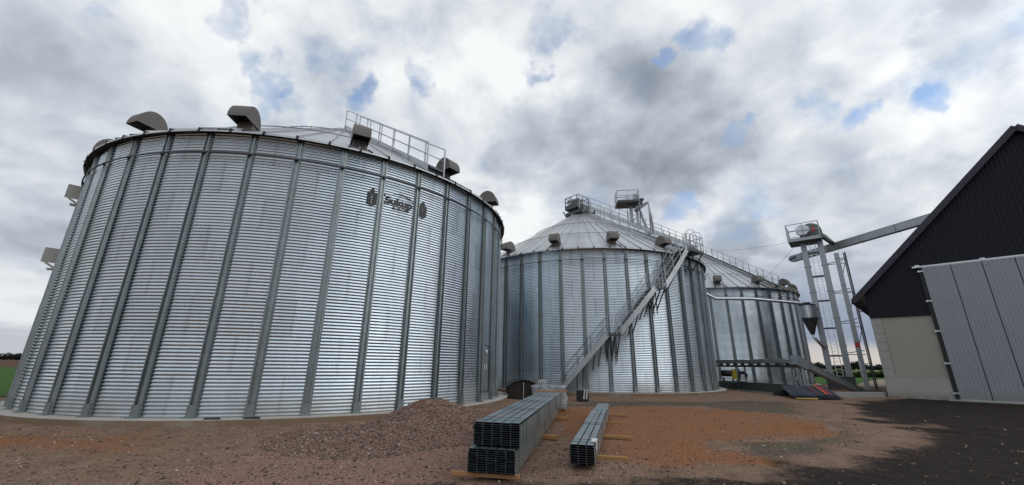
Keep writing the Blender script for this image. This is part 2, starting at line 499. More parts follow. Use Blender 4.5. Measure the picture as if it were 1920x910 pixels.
# ------------------------------------------------------------------ mesh helpers
class MB:
    def __init__(s): s.v = []; s.f = []
    def add(s, vs, fs):
        k = len(s.v); s.v += [tuple(v) for v in vs]; s.f += [tuple(i + k for i in f) for f in fs]; return s
    def box(s, c, size, rz=0.0):
        cx, cy, cz = c; a, b_, h = size[0] / 2, size[1] / 2, size[2] / 2
        co, si = math.cos(rz), math.sin(rz)
        vs = []
        for dz in (-h, h):
            for dx, dy in ((-a, -b_), (a, -b_), (a, b_), (-a, b_)):
                vs.append((cx + dx * co - dy * si, cy + dx * si + dy * co, cz + dz))
        return s.add(vs, [(3, 2, 1, 0), (4, 5, 6, 7), (0, 1, 5, 4), (1, 2, 6, 5), (2, 3, 7, 6), (3, 0, 4, 7)])
    def bar(s, p, q, w=.05, h=None, upv=(0, 0, 1)):
        h = w if h is None else h
        p = Vector(p); q = Vector(q); d = (q - p)
        if d.length < 1e-6: return s
        d.normalize(); u = Vector(upv)
        sd_ = d.cross(u)
        if sd_.length < 1e-3: sd_ = d.cross(Vector((1, 0, 0)))
        sd_.normalize(); n = sd_.cross(d).normalized()
        vs = []
        for e in (p, q):
            for a, b_ in ((-1, -1), (1, -1), (1, 1), (-1, 1)):
                vs.append(e + sd_ * (a * w / 2) + n * (b_ * h / 2))
        return s.add(vs, [(3, 2, 1, 0), (4, 5, 6, 7), (0, 1, 5, 4), (1, 2, 6, 5), (2, 3, 7, 6), (3, 0, 4, 7)])
    def tube(s, pts, r, n=8, cap=True):
        pts = [Vector(p) for p in pts]; k0 = len(s.v); rings = []
        rr = r if isinstance(r, (list, tuple)) else [r] * len(pts)
        prev = None
        for i, p in enumerate(pts):
            d = (pts[min(i + 1, len(pts) - 1)] - pts[max(i - 1, 0)]).normalized()
            u = Vector((0, 0, 1)) if abs(d.z) < .95 else Vector((1, 0, 0))
            a = d.cross(u).normalized(); c = a.cross(d).normalized()
            s.v += [tuple(p + (a * math.cos(2 * PI * j / n) + c * math.sin(2 * PI * j / n)) * rr[i]) for j in range(n)]
        for i in range(len(pts) - 1):
            for j in range(n):
                a = k0 + i * n + j; b_ = k0 + i * n + (j + 1) % n
                s.f.append((a, b_, b_ + n, a + n))
        if cap:
            s.f.append(tuple(k0 + j for j in reversed(range(n))))
            s.f.append(tuple(k0 + (len(pts) - 1) * n + j for j in range(n)))
        return s
    def prism(s, poly, y0, y1, f=None):
        """poly in (x,z) extruded along y"""
        n = len(poly)
        vs = [(x, y0, z) for x, z in poly] + [(x, y1, z) for x, z in poly]
        fs = [tuple(range(n)), tuple(range(2 * n - 1, n - 1, -1))]
        for i in range(n):
            j = (i + 1) % n
            fs.append((i, i + n, j + n, j))
        if f: vs = [f(*v) for v in vs]
        return s.add(vs, fs)
    def build(s, name, mat, parent=None, smooth=False, bevel=0.0):
        me = bpy.data.meshes.new(name)
        me.from_pydata([tuple(v) for v in s.v], [], s.f)
        bm = bmesh.new(); bm.from_mesh(me)
        bmesh.ops.recalc_face_normals(bm, faces=bm.faces)
        bm.to_mesh(me); bm.free()
        me.materials.append(mat)
        if smooth: me.polygons.foreach_set('use_smooth', [True] * len(me.polygons))
        o = bpy.data.objects.new(name, me); COL.objects.link(o)
        if parent is not None: o.parent = parent
        if bevel:
            bv = o.modifiers.new('bevel', 'BEVEL'); bv.width = bevel; bv.segments = 2; bv.limit_method = 'ANGLE'
        return o


def tag(o, label=None, cat=None, group=None, kind=None):
    if label: o['label'] = label
    if cat: o['category'] = cat
    if group: o['group'] = group
    if kind: o['kind'] = kind
    return o


def thing(name, label, cat, loc=(0, 0, 0), rz=0.0, group=None):
    o = bpy.data.objects.new(name, None); COL.objects.link(o)
    o.empty_display_size = .3
    o.location = loc; o.rotation_euler = (0, 0, rz)
    return tag(o, label, cat, group)


def fastmesh(name, V, F, mat, parent=None, smooth=True, uv=None):
    me = bpy.data.meshes.new(name)
    V = np.asarray(V, dtype=np.float32); F = np.asarray(F, dtype=np.int32)
    n = F.shape[1]
    me.vertices.add(len(V)); me.vertices.foreach_set('co', V.ravel())
    me.loops.add(F.size); me.loops.foreach_set('vertex_index', F.ravel())
    me.polygons.add(len(F))
    me.polygons.foreach_set('loop_start', np.arange(0, F.size, n, dtype=np.int32))
    me.polygons.foreach_set('loop_total', np.full(len(F), n, dtype=np.int32))
    me.update(calc_edges=True)
    if uv is not None:
        l = me.uv_layers.new(name='UVMap'); l.data.foreach_set('uv', np.asarray(uv, dtype=np.float32).ravel())
    if smooth: me.polygons.foreach_set('use_smooth', [True] * len(F))
    me.materials.append(mat)
    me.validate()
    o = bpy.data.objects.new(name, me); COL.objects.link(o)
    if parent is not None: o.parent = parent
    return o


def copy_part(o, parent, loc=None, rz=None):
    c = o.copy(); COL.objects.link(c); c.parent = parent
    if loc is not None: c.location = loc
    if rz is not None: c.rotation_euler = (0, 0, rz)
    for ch in list(o.children):
        d = ch.copy(); COL.objects.link(d); d.parent = c
    return c


def vnoise(x, y, seed=0):
    """smooth value noise, numpy"""
    r = np.random.default_rng(seed).random((256, 256))
    xi = np.floor(x).astype(int); yi = np.floor(y).astype(int)
    fx = x - xi; fy = y - yi
    fx = fx * fx * (3 - 2 * fx); fy = fy * fy * (3 - 2 * fy)
    a = r[xi % 256, yi % 256]; b_ = r[(xi + 1) % 256, yi % 256]
    c = r[xi % 256, (yi + 1) % 256]; d = r[(xi + 1) % 256, (yi + 1) % 256]
    return (a * (1 - fx) + b_ * fx) * (1 - fy) + (c * (1 - fx) + d * fx) * fy


def fbm(x, y, sc, oct=4, seed=0):
    t = 0; a = 1; s_ = 0
    for i in range(oct):
        t = t + a * vnoise(x * sc * 2 ** i + 31.7 * i, y * sc * 2 ** i + 17.3 * i, seed + i); s_ += a; a *= .5
    return t / s_


def polydist(x, y, poly):
    """signed distance, positive inside"""
    P = np.array(poly, float); n = len(P)
    best = np.full(x.shape, 1e9); ins = np.zeros(x.shape, bool)
    for i in range(n):
        a = P[i]; b_ = P[(i + 1) % n]
        ex, ey = b_ - a
        t = np.clip(((x - a[0]) * ex + (y - a[1]) * ey) / (ex * ex + ey * ey), 0, 1)
        best = np.minimum(best, np.hypot(x - a[0] - t * ex, y - a[1] - t * ey))
        cnd = ((a[1] > y) != (b_[1] > y))
        with np.errstate(divide='ignore', invalid='ignore'):
            xx = (b_[0] - a[0]) * (y - a[1]) / (b_[1] - a[1]) + a[0]
        ins ^= cnd & (x < xx)
    return np.where(ins, best, -best)


# ------------------------------------------------------------------ ground
SILOS = [(-10.311, 21.526, R(-124.01)), (6.355, 34.772, R(-134.81)), (22.459, 47.558, R(-109.41))]
FOUND_TOP, RWALL, WALLH = .22, 9.60, 8.98


def axis(lo, hi, step, far_lo, far_hi):
    core = list(np.arange(lo, hi, step))
    a = []; s_ = step; x = hi
    while x < far_hi: a.append(x); s_ *= 1.22; x += s_
    a.append(far_hi)
    c = []; s_ = step; x = lo
    while True:
        s_ *= 1.22; x -= s_
        if x <= far_lo: break
        c.append(x)
    c.append(far_lo)
    return np.array(c[::-1] + core + a)


def ground_height(X, Y):
    h = (fbm(X, Y, .5, 4, 3) - .5) * .10 + (fbm(X, Y, 3.0, 3, 9) - .5) * .05
    fade = np.ones_like(X)
    for (sx, sy, _) in SILOS:
        d = np.hypot(X - sx, Y - sy) - 10.2
        fade = np.minimum(fade, np.clip(d / .8, 0.25, 1))
    far = np.clip(1 - (np.hypot(X, Y) - 40) / 30, 0, 1)
    for (px, py, qx, qy, bend) in ((2.5, 20.6, 15.5, 11.0, .9), (-13, 9.2, 4, 6.6, -.5), (9, 21.5, 21, 17.5, .6)):
        L = math.hypot(qx - px, qy - py); ux, uy = (qx - px) / L, (qy - py) / L
        u = (X - px) * ux + (Y - py) * uy; v = -(X - px) * uy + (Y - py) * ux
        v = v - bend * np.sin(np.clip(u / L, 0, 1) * PI) + (fbm(X, Y, .6, 2, 5) - .5) * .3
        on = np.clip(u, 0, 1) * np.clip(L - u, 0, 1)
        for o_ in (-.85, .85):
            h = h - on * (.035 * np.exp(-((v - o_) / .16) ** 2) - .016 * np.exp(-((np.abs(v - o_) - .28) / .09) ** 2))
    h = h * fade * far - .01
    for (sx, sy, _) in SILOS:
        d = np.hypot(X - sx, Y - sy) - 10.2
        h = h + .075 * np.exp(-np.clip(d, 0, 9) / .9)
    return h


def build_ground():
    xs = axis(-15, 24, .11, -6000, 6000); ys = axis(5.0, 27, .11, -300, 9000)
    X, Y = np.meshgrid(xs, ys)
    Z = ground_height(X, Y)
    V = np.stack([X.ravel(), Y.ravel(), Z.ravel()], 1)
    nx, ny = len(xs), len(ys)
    idx = np.arange(nx * ny).reshape(ny, nx)
    F = np.stack([idx[:-1, :-1].ravel(), idx[:-1, 1:].ravel(), idx[1:, 1:].ravel(), idx[1:, :-1].ravel()], 1)
    o = fastmesh('ground', V, F, MAT['ground'])
    tag(o, kind='structure')
    x, y = X.ravel(), Y.ravel()
    j = (fbm(x, y, .8, 4, 21) - .5) * 2.6
    polys = {
        'dark': [(60, 60), (30, 30), (21, 24.5), (17.5, 22.6), (15.2, 18.6), (12.6, 15.2), (13.2, 13.8), (11.4, 12.3), (9.6, 10.2), (7.9, 9.2), (6.2, 8.3), (5.0, 7.7), (2.8, 7.2), (1.2, 6.8), (-2, 6.3), (-2, -60), (80, -60)],
        'orange': [(1.6, 17.5), (4.6, 19.2), (8.3, 19.2), (10.4, 17.0), (10.4, 14.0), (8.9, 11.9), (6.6, 11.0), (4.9, 10.7), (5.0, 9.6), (4.8, 8.6), (3.2, 7.9), (2.0, 8.3), (1.7, 11), (1.4, 14)],
        'orange2': [(-13, 9.0), (-12.4, 11.2), (-10.5, 11.6), (-8.0, 10.6), (-6.6, 9.2), (-7.4, 7.9), (-10, 7.6)],
        'pink': [(-5.6, 9.6), (-5.4, 12.5), (-3.6, 14.8), (-1.2, 13.8), (-.3, 9.0), (-.2, 5.5), (-4.2, 5.5), (-5, 7.5)],
        'grey': [(4.9, 9.2), (5.2, 10.6), (8.8, 11.8), (10.5, 14.5), (12, 18), (16, 24), (11, 22.5), (4, 22), (2, 19), (8.5, 19.6), (10.9, 17), (10.6, 13), (8, 10.4), (5.6, 8.7)],
    }
    def put(name, val):
        a = o.data.attributes.new(name, 'FLOAT', 'POINT'); a.data.foreach_set('value', val.astype(np.float32))
    def soft(p, w=.5, jj=.35): return np.clip(.5 + (polydist(x, y, p) + j * jj) / w / 2, 0, 1)
    put('dark', soft(polys['dark'], 1.8, .8))
    put('orange', np.maximum(soft(polys['orange'], .9, .6), soft(polys['orange2'], 1.6, .9) * .62))
    put('pink', soft(polys['pink'], 1.0, .6))
    put('grey', soft(polys['grey'], 1.2, .6) * .9)
    return o


build_ground()


def sheet(name, pts, z, mat):
    m = MB(); m.add([(x, y, z) for x, y in pts], [tuple(range(len(pts)))])
    return tag(m.build(name, mat), kind='structure')


# fields: the left ones run off past the silo, the right ones lie beyond the elevators
sheet('crop_field', [(-24.5, 17.0), (-60, 5), (-160, 60), (-86 - 20, 71 + 10), (-66, 100), (-40, 110), (-21, 40), (-22.2, 26)], .03, MAT['green'])
sheet('ploughed_field', [(-160, 60), (-900, 300), (-700, 900), (-120, 900), (-40, 110), (-66, 100), (-106, 81)], .03, MAT['brownf'])
sheet('far_meadow', [(-3000, 1500), (-900, 300), (-700, 900), (-120, 900), (40, 900), (1500, 1300), (3000, 2600), (0, 4000)], .06, MAT['green'])
sheet('grass_verge', [(28.5, 44), (26, 52), (60, 110), (120, 124), (75, 72), (50, 55)], .03, MAT['green'])
sheet('dirt_track', [(33, 40), (40, 48.5), (57, 66), (88, 92), (99, 90), (62, 56), (44, 39)], .06, MAT['tan'])
sheet('meadow', [(60, 110), (120, 124), (270, 180), (600, 420), (560, 700), (120, 700), (40, 200)], .05, MAT['green2'])


# ------------------------------------------------------------------ loose stones
def stones(name, n, sampler, size, label, seed):
    g = np.random.default_rng(seed)
    t = (1 + 5 ** .5) / 2
    ico = np.array([(-1, t, 0), (1, t, 0), (-1, -t, 0), (1, -t, 0), (0, -1, t), (0, 1, t), (0, -1, -t), (0, 1, -t), (t, 0, -1), (t, 0, 1), (-t, 0, -1), (-t, 0, 1)]) / 1.9
    fc = np.array([(0, 11, 5), (0, 5, 1), (0, 1, 7), (0, 7, 10), (0, 10, 11), (1, 5, 9), (5, 11, 4), (11, 10, 2), (10, 7, 6), (7, 1, 8), (3, 9, 4), (3, 4, 2), (3, 2, 6), (3, 6, 8), (3, 8, 9), (4, 9, 5), (2, 4, 11), (6, 2, 10), (8, 6, 7), (9, 8, 1)])
    x, y, z = sampler(g, n)
    n = len(x)
    s_ = size[0] * (size[1] / size[0]) ** (g.random(n) ** 2.6)
    P = ico[None] * (1 + (g.random((n, 12, 1)) - .5) * .5) * (s_[:, None, None] * (.7 + .6 * g.random((n, 1, 3))))
    P[:, :, 2] *= .7
    a = g.random(n) * 2 * PI; co, si = np.cos(a)[:, None], np.sin(a)[:, None]
    px, py = P[:, :, 0] * co - P[:, :, 1] * si, P[:, :, 0] * si + P[:, :, 1] * co
    V = np.stack([px + x[:, None], py + y[:, None], P[:, :, 2] + z[:, None] + s_[:, None] * .25], 2).reshape(-1, 3)
    F = (fc[None] + (np.arange(n) * 12)[:, None, None]).reshape(-1, 3)
    o = fastmesh(name, V, F, MAT['pebble'], smooth=False)
    at = o.data.attributes.new('tone', 'FLOAT', 'POINT')
    at.data.foreach_set('value', np.repeat(g.random(n), 12).astype(np.float32))
    return tag(o, label, 'gravel', kind='stuff')


def yard_sampler(g, n):
    d = 5.5 * (24 / 5.5) ** g.random(n); a = R(90) - R(100) * (g.random(n) - .5)
    x, y = d * np.cos(a) * 1.15, d * np.sin(a)
    keep = np.ones(n, bool)
    for (sx, sy, _) in SILOS: keep &= np.hypot(x - sx, y - sy) > 10.25
    dk = polydist(x, y, [(60, 60), (30, 30), (21, 24.5), (15.2, 19.5), (12.2, 15.2), (8.8, 10.6), (5.4, 8.9), (2.6, 7.6), (-2, 6.6), (-2, -60), (80, -60)])
    keep &= (dk < 0) | (g.random(n) < .12)
    og = polydist(x, y, [(1.6, 17.5), (8.3, 19.2), (10.4, 14.0), (4.9, 10.7), (3.2, 7.9), (1.7, 11)])
    keep &= (og < 0) | (g.random(n) < .35)
    x, y = x[keep], y[keep]
    return x, y, ground_height(x, y)


stones('loose_gravel', 30000, yard_sampler, (.007, .032), 'loose pinkish and grey stones scattered over the yard', 5)

# ------------------------------------------------------------------ gravel pile
PCX, PCY = -1.95, 11.7


def pile_h(x, y):
    dx, dy = x - PCX, y - PCY
    r = np.hypot(dx / 2.35, dy / 2.1)
    h = .98 * np.clip(1 - r, 0, 1) ** 1.0 - .0
    r2 = np.hypot((x + 3.5) / 2.6, (y - 10.6) / 2.6)
    h = np.maximum(h, .22 * np.clip(1 - r2, 0, 1))
    h = np.where(h > 0, h - .10 * np.exp(-(r * 5) ** 2), h)
    h = h + (fbm(x, y, 1.6, 4, 40) - .5) * .22 * np.clip(h * 4, 0, 1) + (fbm(x, y, 11, 3, 44) - .5) * .05 * np.clip(h * 8, 0, 1)
    return h


def build_pile():
    xs = np.arange(-6.6, 1.0, .045); ys = np.arange(7.6, 14.4, .045)
    X, Y = np.meshgrid(xs, ys)
    for _ in range(1):
        H = pile_h(X, Y)
    Z = H + ground_height(X, Y) - .035
    nx, ny = len(xs), len(ys)
    idx = np.arange(nx * ny).reshape(ny, nx)
    F = np.stack([idx[:-1, :-1].ravel(), idx[:-1, 1:].ravel(), idx[1:, 1:].ravel(), idx[1:, :-1].ravel()], 1)
    keep = (H[:-1, :-1] > -.001).ravel() & ((H[:-1, :-1] + H[1:, 1:]) > .004).ravel()
    o = fastmesh('gravel_pile', np.stack([X.ravel(), Y.ravel(), Z.ravel()], 1), F[keep], MAT['pile'])
    tag(o, 'low heap of pinkish brown gravel in front of the large left silo', 'gravel pile')
    def samp(g, n):
        x = g.uniform(-5.6, .6, n); y = g.uniform(8.2, 13.9, n); h = pile_h(x, y)
        k = h > .03
        return x[k], y[k], (h + ground_height(x, y) - .035)[k]
    stones('pile_gravel', 16000, samp, (.010, .032), 'loose pinkish stones lying over the gravel heap', 6)


build_pile()


# ------------------------------------------------------------------ silos
def wall_mesh(parent):
    na, nz = 252, 88 * 6
    th = np.arange(na + 1) / na * 2 * PI
    zz = np.arange(nz + 1) / nz
    rr = RWALL + .0138 * np.sin(2 * PI * 88 * zz)
    T, Z = np.meshgrid(th, zz)
    Rr = np.repeat(rr[:, None], na + 1, 1)
    V = np.stack([Rr * np.cos(T), Rr * np.sin(T), FOUND_TOP + Z * WALLH], 2).reshape(-1, 3)
    idx = np.arange((na + 1) * (nz + 1)).reshape(nz + 1, na + 1)
    F = np.stack([idx[:-1, :-1].ravel(), idx[:-1, 1:].ravel(), idx[1:, 1:].ravel(), idx[1:, :-1].ravel()], 1)
    U = np.stack([T / (2 * PI) * 42, Z * 8], 2).reshape(-1, 2)
    return fastmesh('wall', V, F, MAT['wall'], parent, True, U[F.ravel()])


def ring_boxes(m, r0, r1, z0, z1, n=84, a0=0, a1=2 * PI):
    """closed ring with rectangular section"""
    k = len(m.v); full = abs(a1 - a0 - 2 * PI) < 1e-6
    cnt = n if full else n + 1
    for i in range(cnt):
        a = a0 + (a1 - a0) * i / n; c, s_ = math.cos(a), math.sin(a)
        m.v += [(r0 * c, r0 * s_, z0), (r1 * c, r1 * s_, z0), (r1 * c, r1 * s_, z1), (r0 * c, r0 * s_, z1)]
    for i in range(n):
        a = k + i * 4; b_ = k + ((i + 1) % cnt) * 4
        for j in range(4):
            jj = (j + 1) % 4
            m.f.append((a + j, a + jj, b_ + jj, b_ + j))
    if not full:
        m.f.append((k, k + 1, k + 2, k + 3)); e = k + n * 4; m.f.append((e + 3, e + 2, e + 1, e))
    return m


ROOF_SLOPE = .645
def roof_z(r): return FOUND_TOP + WALLH + (9.72 - r) * ROOF_SLOPE


def build_silo(loc, ph, label, vent0, stair_az, proto=None, stain=None, cap=True):
    t = thing('grain_silo', label, 'silo', (loc[0], loc[1], 0), ph, 'corrugated grain silos in a row')
    if proto is None:
        w = wall_mesh(t)
        # stiffener profile
        m = MB()
        prof = [(-.135, .006), (-.100, .006), (-.088, .088), (-.056, .092), (-.044, .028), (.044, .028), (.056, .092), (.088, .088), (.100, .006), (.135, .006)]
        vs = []
        for (z, k) in ((FOUND_TOP + .02, 1.0), (3.6, 1.0), (3.605, .93), (6.4, .93), (6.405, .86), (FOUND_TOP + WALLH - .02, .86)):
            for (tx, rr) in prof: vs.append((RWALL + .014 + rr * k, tx * k, z))
        n = len(prof); fs = []
        for l in range(5):
            for i in range(n - 1):
                a = l * n + i; fs.append((a, a + 1, a + 1 + n, a + n))
        m.add(vs, fs)
        # bolt heads on the flanges and in the channel
        z = FOUND_TOP + .12
        while z < FOUND_TOP + WALLH - .1:
            m.box((RWALL + .048, 0.0, z), (.022, .022, .022))
            z += .33
        # foot bracket
        m.box((RWALL + .056, -.118, FOUND_TOP + .17), (.085, .008, .34)); m.box((RWALL + .056, .118, FOUND_TOP + .17), (.085, .008, .34))
        m.box((RWALL + .108, 0, FOUND_TOP + .17), (.008, .228, .34)); m.box((RWALL + .10, 0, FOUND_TOP + .009), (.20, .30, .016))
        rib = m.build('stiffener', MAT['rib'], t)
        ribs = [rib] + [copy_part(rib, t, rz=2 * PI * i / 42) for i in range(1, 42)]
        m = MB()
        k = len(m.v); N = 252
        for i in range(N):
            a = 2 * PI * i / N; pts = []
            for j in range(6):
                b_ = 2 * PI * j / 6
                rr = RWALL + .135 + .028 * math.cos(b_)
                m.v.append((rr * math.cos(a), rr * math.sin(a), FOUND_TOP + WALLH - .84 + .028 * math.sin(b_)))
        for i in range(N):
            for j in range(6):
                m.f.append((k + i * 6 + j, k + ((i + 1) % N) * 6 + j, k + ((i + 1) % N) * 6 + (j + 1) % 6, k + i * 6 + (j + 1) % 6))
        for i in range(42):
            a = 2 * PI * i / 42
            m.box(((RWALL + .11) * math.cos(a), (RWALL + .11) * math.sin(a), FOUND_TOP + WALLH - .84), (.08, .09, .09), a)
        m.build('wind_ring', MAT['ring'], t, True)
        # roof: sixty panels with standing seams
        m = MB(); NP = 60; hw = .03
        for i in range(NP):
            a = 2 * PI * (i + .5) / NP; a2 = 2 * PI * (i + 1.5) / NP
            rs = [9.86, 7.2, 4.4, .75]
            pts = []
            for li, r in enumerate(rs):
                zz = roof_z(r); w = hw / r
                row = []
                for (ang, dz) in ((a + w, 0.0), (a + .25 * (a2 - a), -.0), (a + .5 * (a2 - a), .0), (a + .75 * (a2 - a), 0), (a2 - w, 0.0), (a2 - w * .8, .085), (a2 + w * .8, .085), (a2 + w, 0.0)):
                    row.append((r * math.cos(ang), r * math.sin(ang), zz + dz))
                pts.append(row)
            for li in range(3):
                top, bot = pts[li + 1], pts[li]
                dz = .012 * (2 - li)
                bot = [(p[0], p[1], p[2] - 0) for p in bot]
                m.add(bot + top, [(j, j + 1, j + 9, j + 8) for j in range(7)])
            # dropped edge
            e = pts[0]
            m.add(e[:5] + [(p[0], p[1], p[2] - .05) for p in e[:5]], [(j, j + 1, j + 6, j + 5) for j in range(4)])
        roof = m.build('roof', MAT['roof'], t)
        m = MB()
        for i in range(NP):   # dark closures at the ends of the seams
            a = 2 * PI * (i + .5) / NP; c, s_ = math.cos(a), math.sin(a)
            z = roof_z(9.86)
            def q(r, tt, dz): return (r * c - tt * s_, r * s_ + tt * c, z + dz)
            m.add([q(9.87, -.05, -.055), q(9.87, .05, -.055), q(9.87, .022, .085), q(9.87, -.022, .085), q(9.82, -.05, -.055), q(9.82, .05, -.055), q(9.72, .022, .15), q(9.72, -.022, .15)],
                  [(0, 1, 2, 3), (7, 6, 5, 4), (0, 4, 5, 1), (1, 5, 6, 2), (2, 6, 7, 3), (3, 7, 4, 0)])
        ring_boxes(m, 9.70, 9.80, FOUND_TOP + WALLH - .10, FOUND_TOP + WALLH - .045, 168)  # black ring put in as the shade under the roof overhang
        m.build('eave_closure_shade', MAT['black'], roof)
        m = MB()
        for r in (7.2, 4.4):
            pts = [(r * math.cos(2 * PI * i / 120), r * math.sin(2 * PI * i / 120), roof_z(r) + .17) for i in range(121)]
            m.tube(pts, .022, 6, False)
            for i in range(0, 60):
                a = 2 * PI * (i + .5) / 60
                m.bar((r * math.cos(a), r * math.sin(a), roof_z(r) + .03), (r * math.cos(a), r * math.sin(a), roof_z(r) + .20), .035)
        m.build('roof_ring', MAT['steel'], t)
        m = MB()
        ring_boxes(m, .62, .80, roof_z(.8), roof_z(.8) + .12, 32)
        ring_boxes(m, 0.01, .70, roof_z(.8) + .12, roof_z(.8) + .18, 32)
        for i in range(20):
            a = 2 * PI * i / 20
            m.box((.84 * math.cos(a), .84 * math.sin(a), roof_z(.8) + .05), (.06, .05, .10), a)
        m.build('collar', MAT['steel_light'], t)
        m = MB(); ring_boxes(m, 9.2, 10.17, -.35, FOUND_TOP, 252)
        m.build('foundation', MAT['conc'], t)
        t['_v'] = 1
    else:
        for ch in list(proto.children):
            if ch.name.split('.')[0] in ('wall', 'stiffener', 'wind_ring', 'roof', 'roof_ring', 'collar', 'foundation'):
                copy_part(ch, t)
    return t


def hood(parent, az):
    """gooseneck roof vent, local frame of silo"""
    r = 9.0; z = roof_z(r)
    e = bpy.data.objects.new('roof_vent', None); COL.objects.link(e); e.parent = parent
    return None


def vent_mesh():
    # local: +x outward (down the roof), origin on roof at base centre
    m = MB(); W = .50; n = 14
    # side profile of the hood in x,z : half round over the neck reaching outward
    prof = []
    for i in range(n + 1):
        a = PI * i / n
        prof.append((.28 - .80 * math.cos(a), .30 + .78 * math.sin(a)))
    outer = prof
    vs = []; fs = []
    for (x, z) in outer: vs += [(x, -W, z), (x, W, z)]
    k = len(outer)
    for i in range(k - 1): fs.append((2 * i, 2 * i + 1, 2 * i + 3, 2 * i + 2))
    # inner skin
    inn = [(.28 - .77 * math.cos(PI * i / n), .305 + .745 * math.sin(PI * i / n)) for i in range(n + 1)]
    o = len(vs)
    for (x, z) in inn: vs += [(x, -W + .02, z), (x, W - .02, z)]
    for i in range(k - 1): fs.append((o + 2 * i, o + 2 * i + 2, o + 2 * i + 3, o + 2 * i + 1))
    # side cheeks
    fs.append(tuple(2 * i for i in range(k))); fs.append(tuple(2 * i + 1 for i in reversed(range(k))))
    fs.append(tuple(o + 2 * i for i in reversed(range(k)))); fs.append(tuple(o + 2 * i + 1 for i in range(k)))
    m.add(vs, fs)
    m.v = [(x * .60, y * .62, (z - .2) * .80 + .12) for x, y, z in m.v]
    return m


def add_vents(t, vent0, protos):
    for i in range(15):
        az = (vent0 + 2.8 * i) * 2 * PI / 42
        r = 9.12
        loc = (r * math.cos(az), r * math.sin(az), roof_z(r) - .02)
        if protos and 'v' in protos:
            copy_part(protos['v'], t, loc, az)
        else:
            h = vent_mesh().build('roof_vent', MAT['vent'], t)
            mm = MB(); mm.prism([(-.30, .16), (.10, -.08), (.10, .30), (-.30, .30)], -.26, .26)
            mm.build('vent_neck', MAT['vent'], h)
            mm = MB(); mm.box((-.10, 0, .10), (.66, .66, .03)); 
            for v_ in range(len(mm.v)):
                x, y, z = mm.v[v_]; mm.v[v_] = (x, y, z - x * ROOF_SLOPE - .09)
            mm.bar((.15, -.32, -.06), (.75, -.40, -.44), .05); mm.bar((.15, .32, -.06), (.75, .40, -.44), .05)
            mm.build('vent_flange', MAT['steel_dark'], h)
            h.location = loc; h.rotation_euler = (0, 0, az)
            protos['v'] = h


def roof_stair(t, az, r0=.9, r1=9.85):
    """walkway with handrails up the roof; az in silo local angle"""
    o = bpy.data.objects.new('roof_stair', None); COL.objects.link(o); o.parent = t; o.rotation_euler = (0, 0, az)
    def P(r, y, dz): return (r, y, roof_z(r) + dz)
    for s_ in (-.38, .38):
        m = MB(); m.bar(P(r0, s_, .16), P(r1, s_, .16), .05, .22)
        a = m.build('stair_stringer', MAT['stringer'], t); a.rotation_euler = (0, 0, az)
    r = r1
    m2 = MB()
    while r > r0:
        m2.box((r, 0, roof_z(r) + .17), (.22, .70, .035)); r -= .30
    b_ = m2.build('stair_tread', MAT['steel_dark'], t); b_.rotation_euler = (0, 0, az)
    m = MB()
    k = 6
    for s_ in (-.42, .42):
        for i in range(k + 1):
            r = r1 - (r1 - r0) * i / k
            m.bar(P(r, s_, .0), P(r, s_, 1.28), .05)
            if i < k and s_ > 0:
                rr = r - .35 * (r1 - r0) / k
        for dz in (1.28, .74):
            m.tube([P(r0, s_, dz), P(r1, s_, dz)], .022, 6)
    c = m.build('stair_railing', MAT['steel'], t); c.rotation_euler = (0, 0, az)
    COL.objects.unlink(o); bpy.data.objects.remove(o)


silo1 = build_silo(SILOS[0][:2], SILOS[0][2], 'large corrugated steel silo nearest the camera at left with black lettering near its top', -.4, 0)
silo2 = build_silo(SILOS[1][:2], SILOS[1][2], 'middle corrugated steel silo with a stairway climbing round its wall', .1, 0, silo1)
silo3 = build_silo(SILOS[2][:2], SILOS[2][2], 'farthest corrugated steel silo standing beside the bucket elevator', .4, 0, silo1)
del silo1['_v']
VP = {}
add_vents(silo1, -1.05, VP); add_vents(silo2, -.1, VP); add_vents(silo3, .65, VP)
for t, az, (sx, sy, ph) in ((silo1, R(-43.5), SILOS[0]), (silo2, R(-52), SILOS[1]), (silo3, R(-70), SILOS[2])):
    roof_stair(t, az - ph)


def on_wall(i, deg, r, z):
    a = R(deg); return Vector((r * math.cos(a), r * math.sin(a), z))


# --- lettering and emblems on the near silo
def wrap_mesh(me, az_c, z_c, r, silo_ph):
    for v in me.vertices:
        x, y, z = v.co
        a = az_c - silo_ph + x / RWALL
        v.co = ((r + z) * math.cos(a), (r + z) * math.sin(a), z_c + y)


def text_part(s, size, az, z, bold=.0, name='lettering', xs=1.0):
    cu = bpy.data.curves.new(name, 'FONT'); cu.body = s; cu.size = size; cu.align_x = 'CENTER'; cu.align_y = 'CENTER'
    cu.extrude = .002; cu.offset = bold; cu.resolution_u = 4
    o = bpy.data.objects.new('tmp', cu); COL.objects.link(o)
    bpy.context.view_layer.update()
    dg = bpy.context.evaluated_depsgraph_get()
    me = bpy.data.meshes.new_from_object(o.evaluated_get(dg))
    bpy.data.objects.remove(o)
    for v in me.vertices: v.co.x *= xs
    wrap_mesh(me, az, z, RWALL + .0175, SILOS[0][2])
    me.materials.clear(); me.materials.append(MAT['black_paint'])
    ob = bpy.data.objects.new(name, me); COL.objects.link(ob); ob.parent = silo1
    return ob


LAZ = R(-51.2)
text_part('Sukup', .40, LAZ, 7.53, .016, xs=1.12)
text_part('EUROPE', .135, LAZ + R(.5), 7.28, .004, xs=1.35)


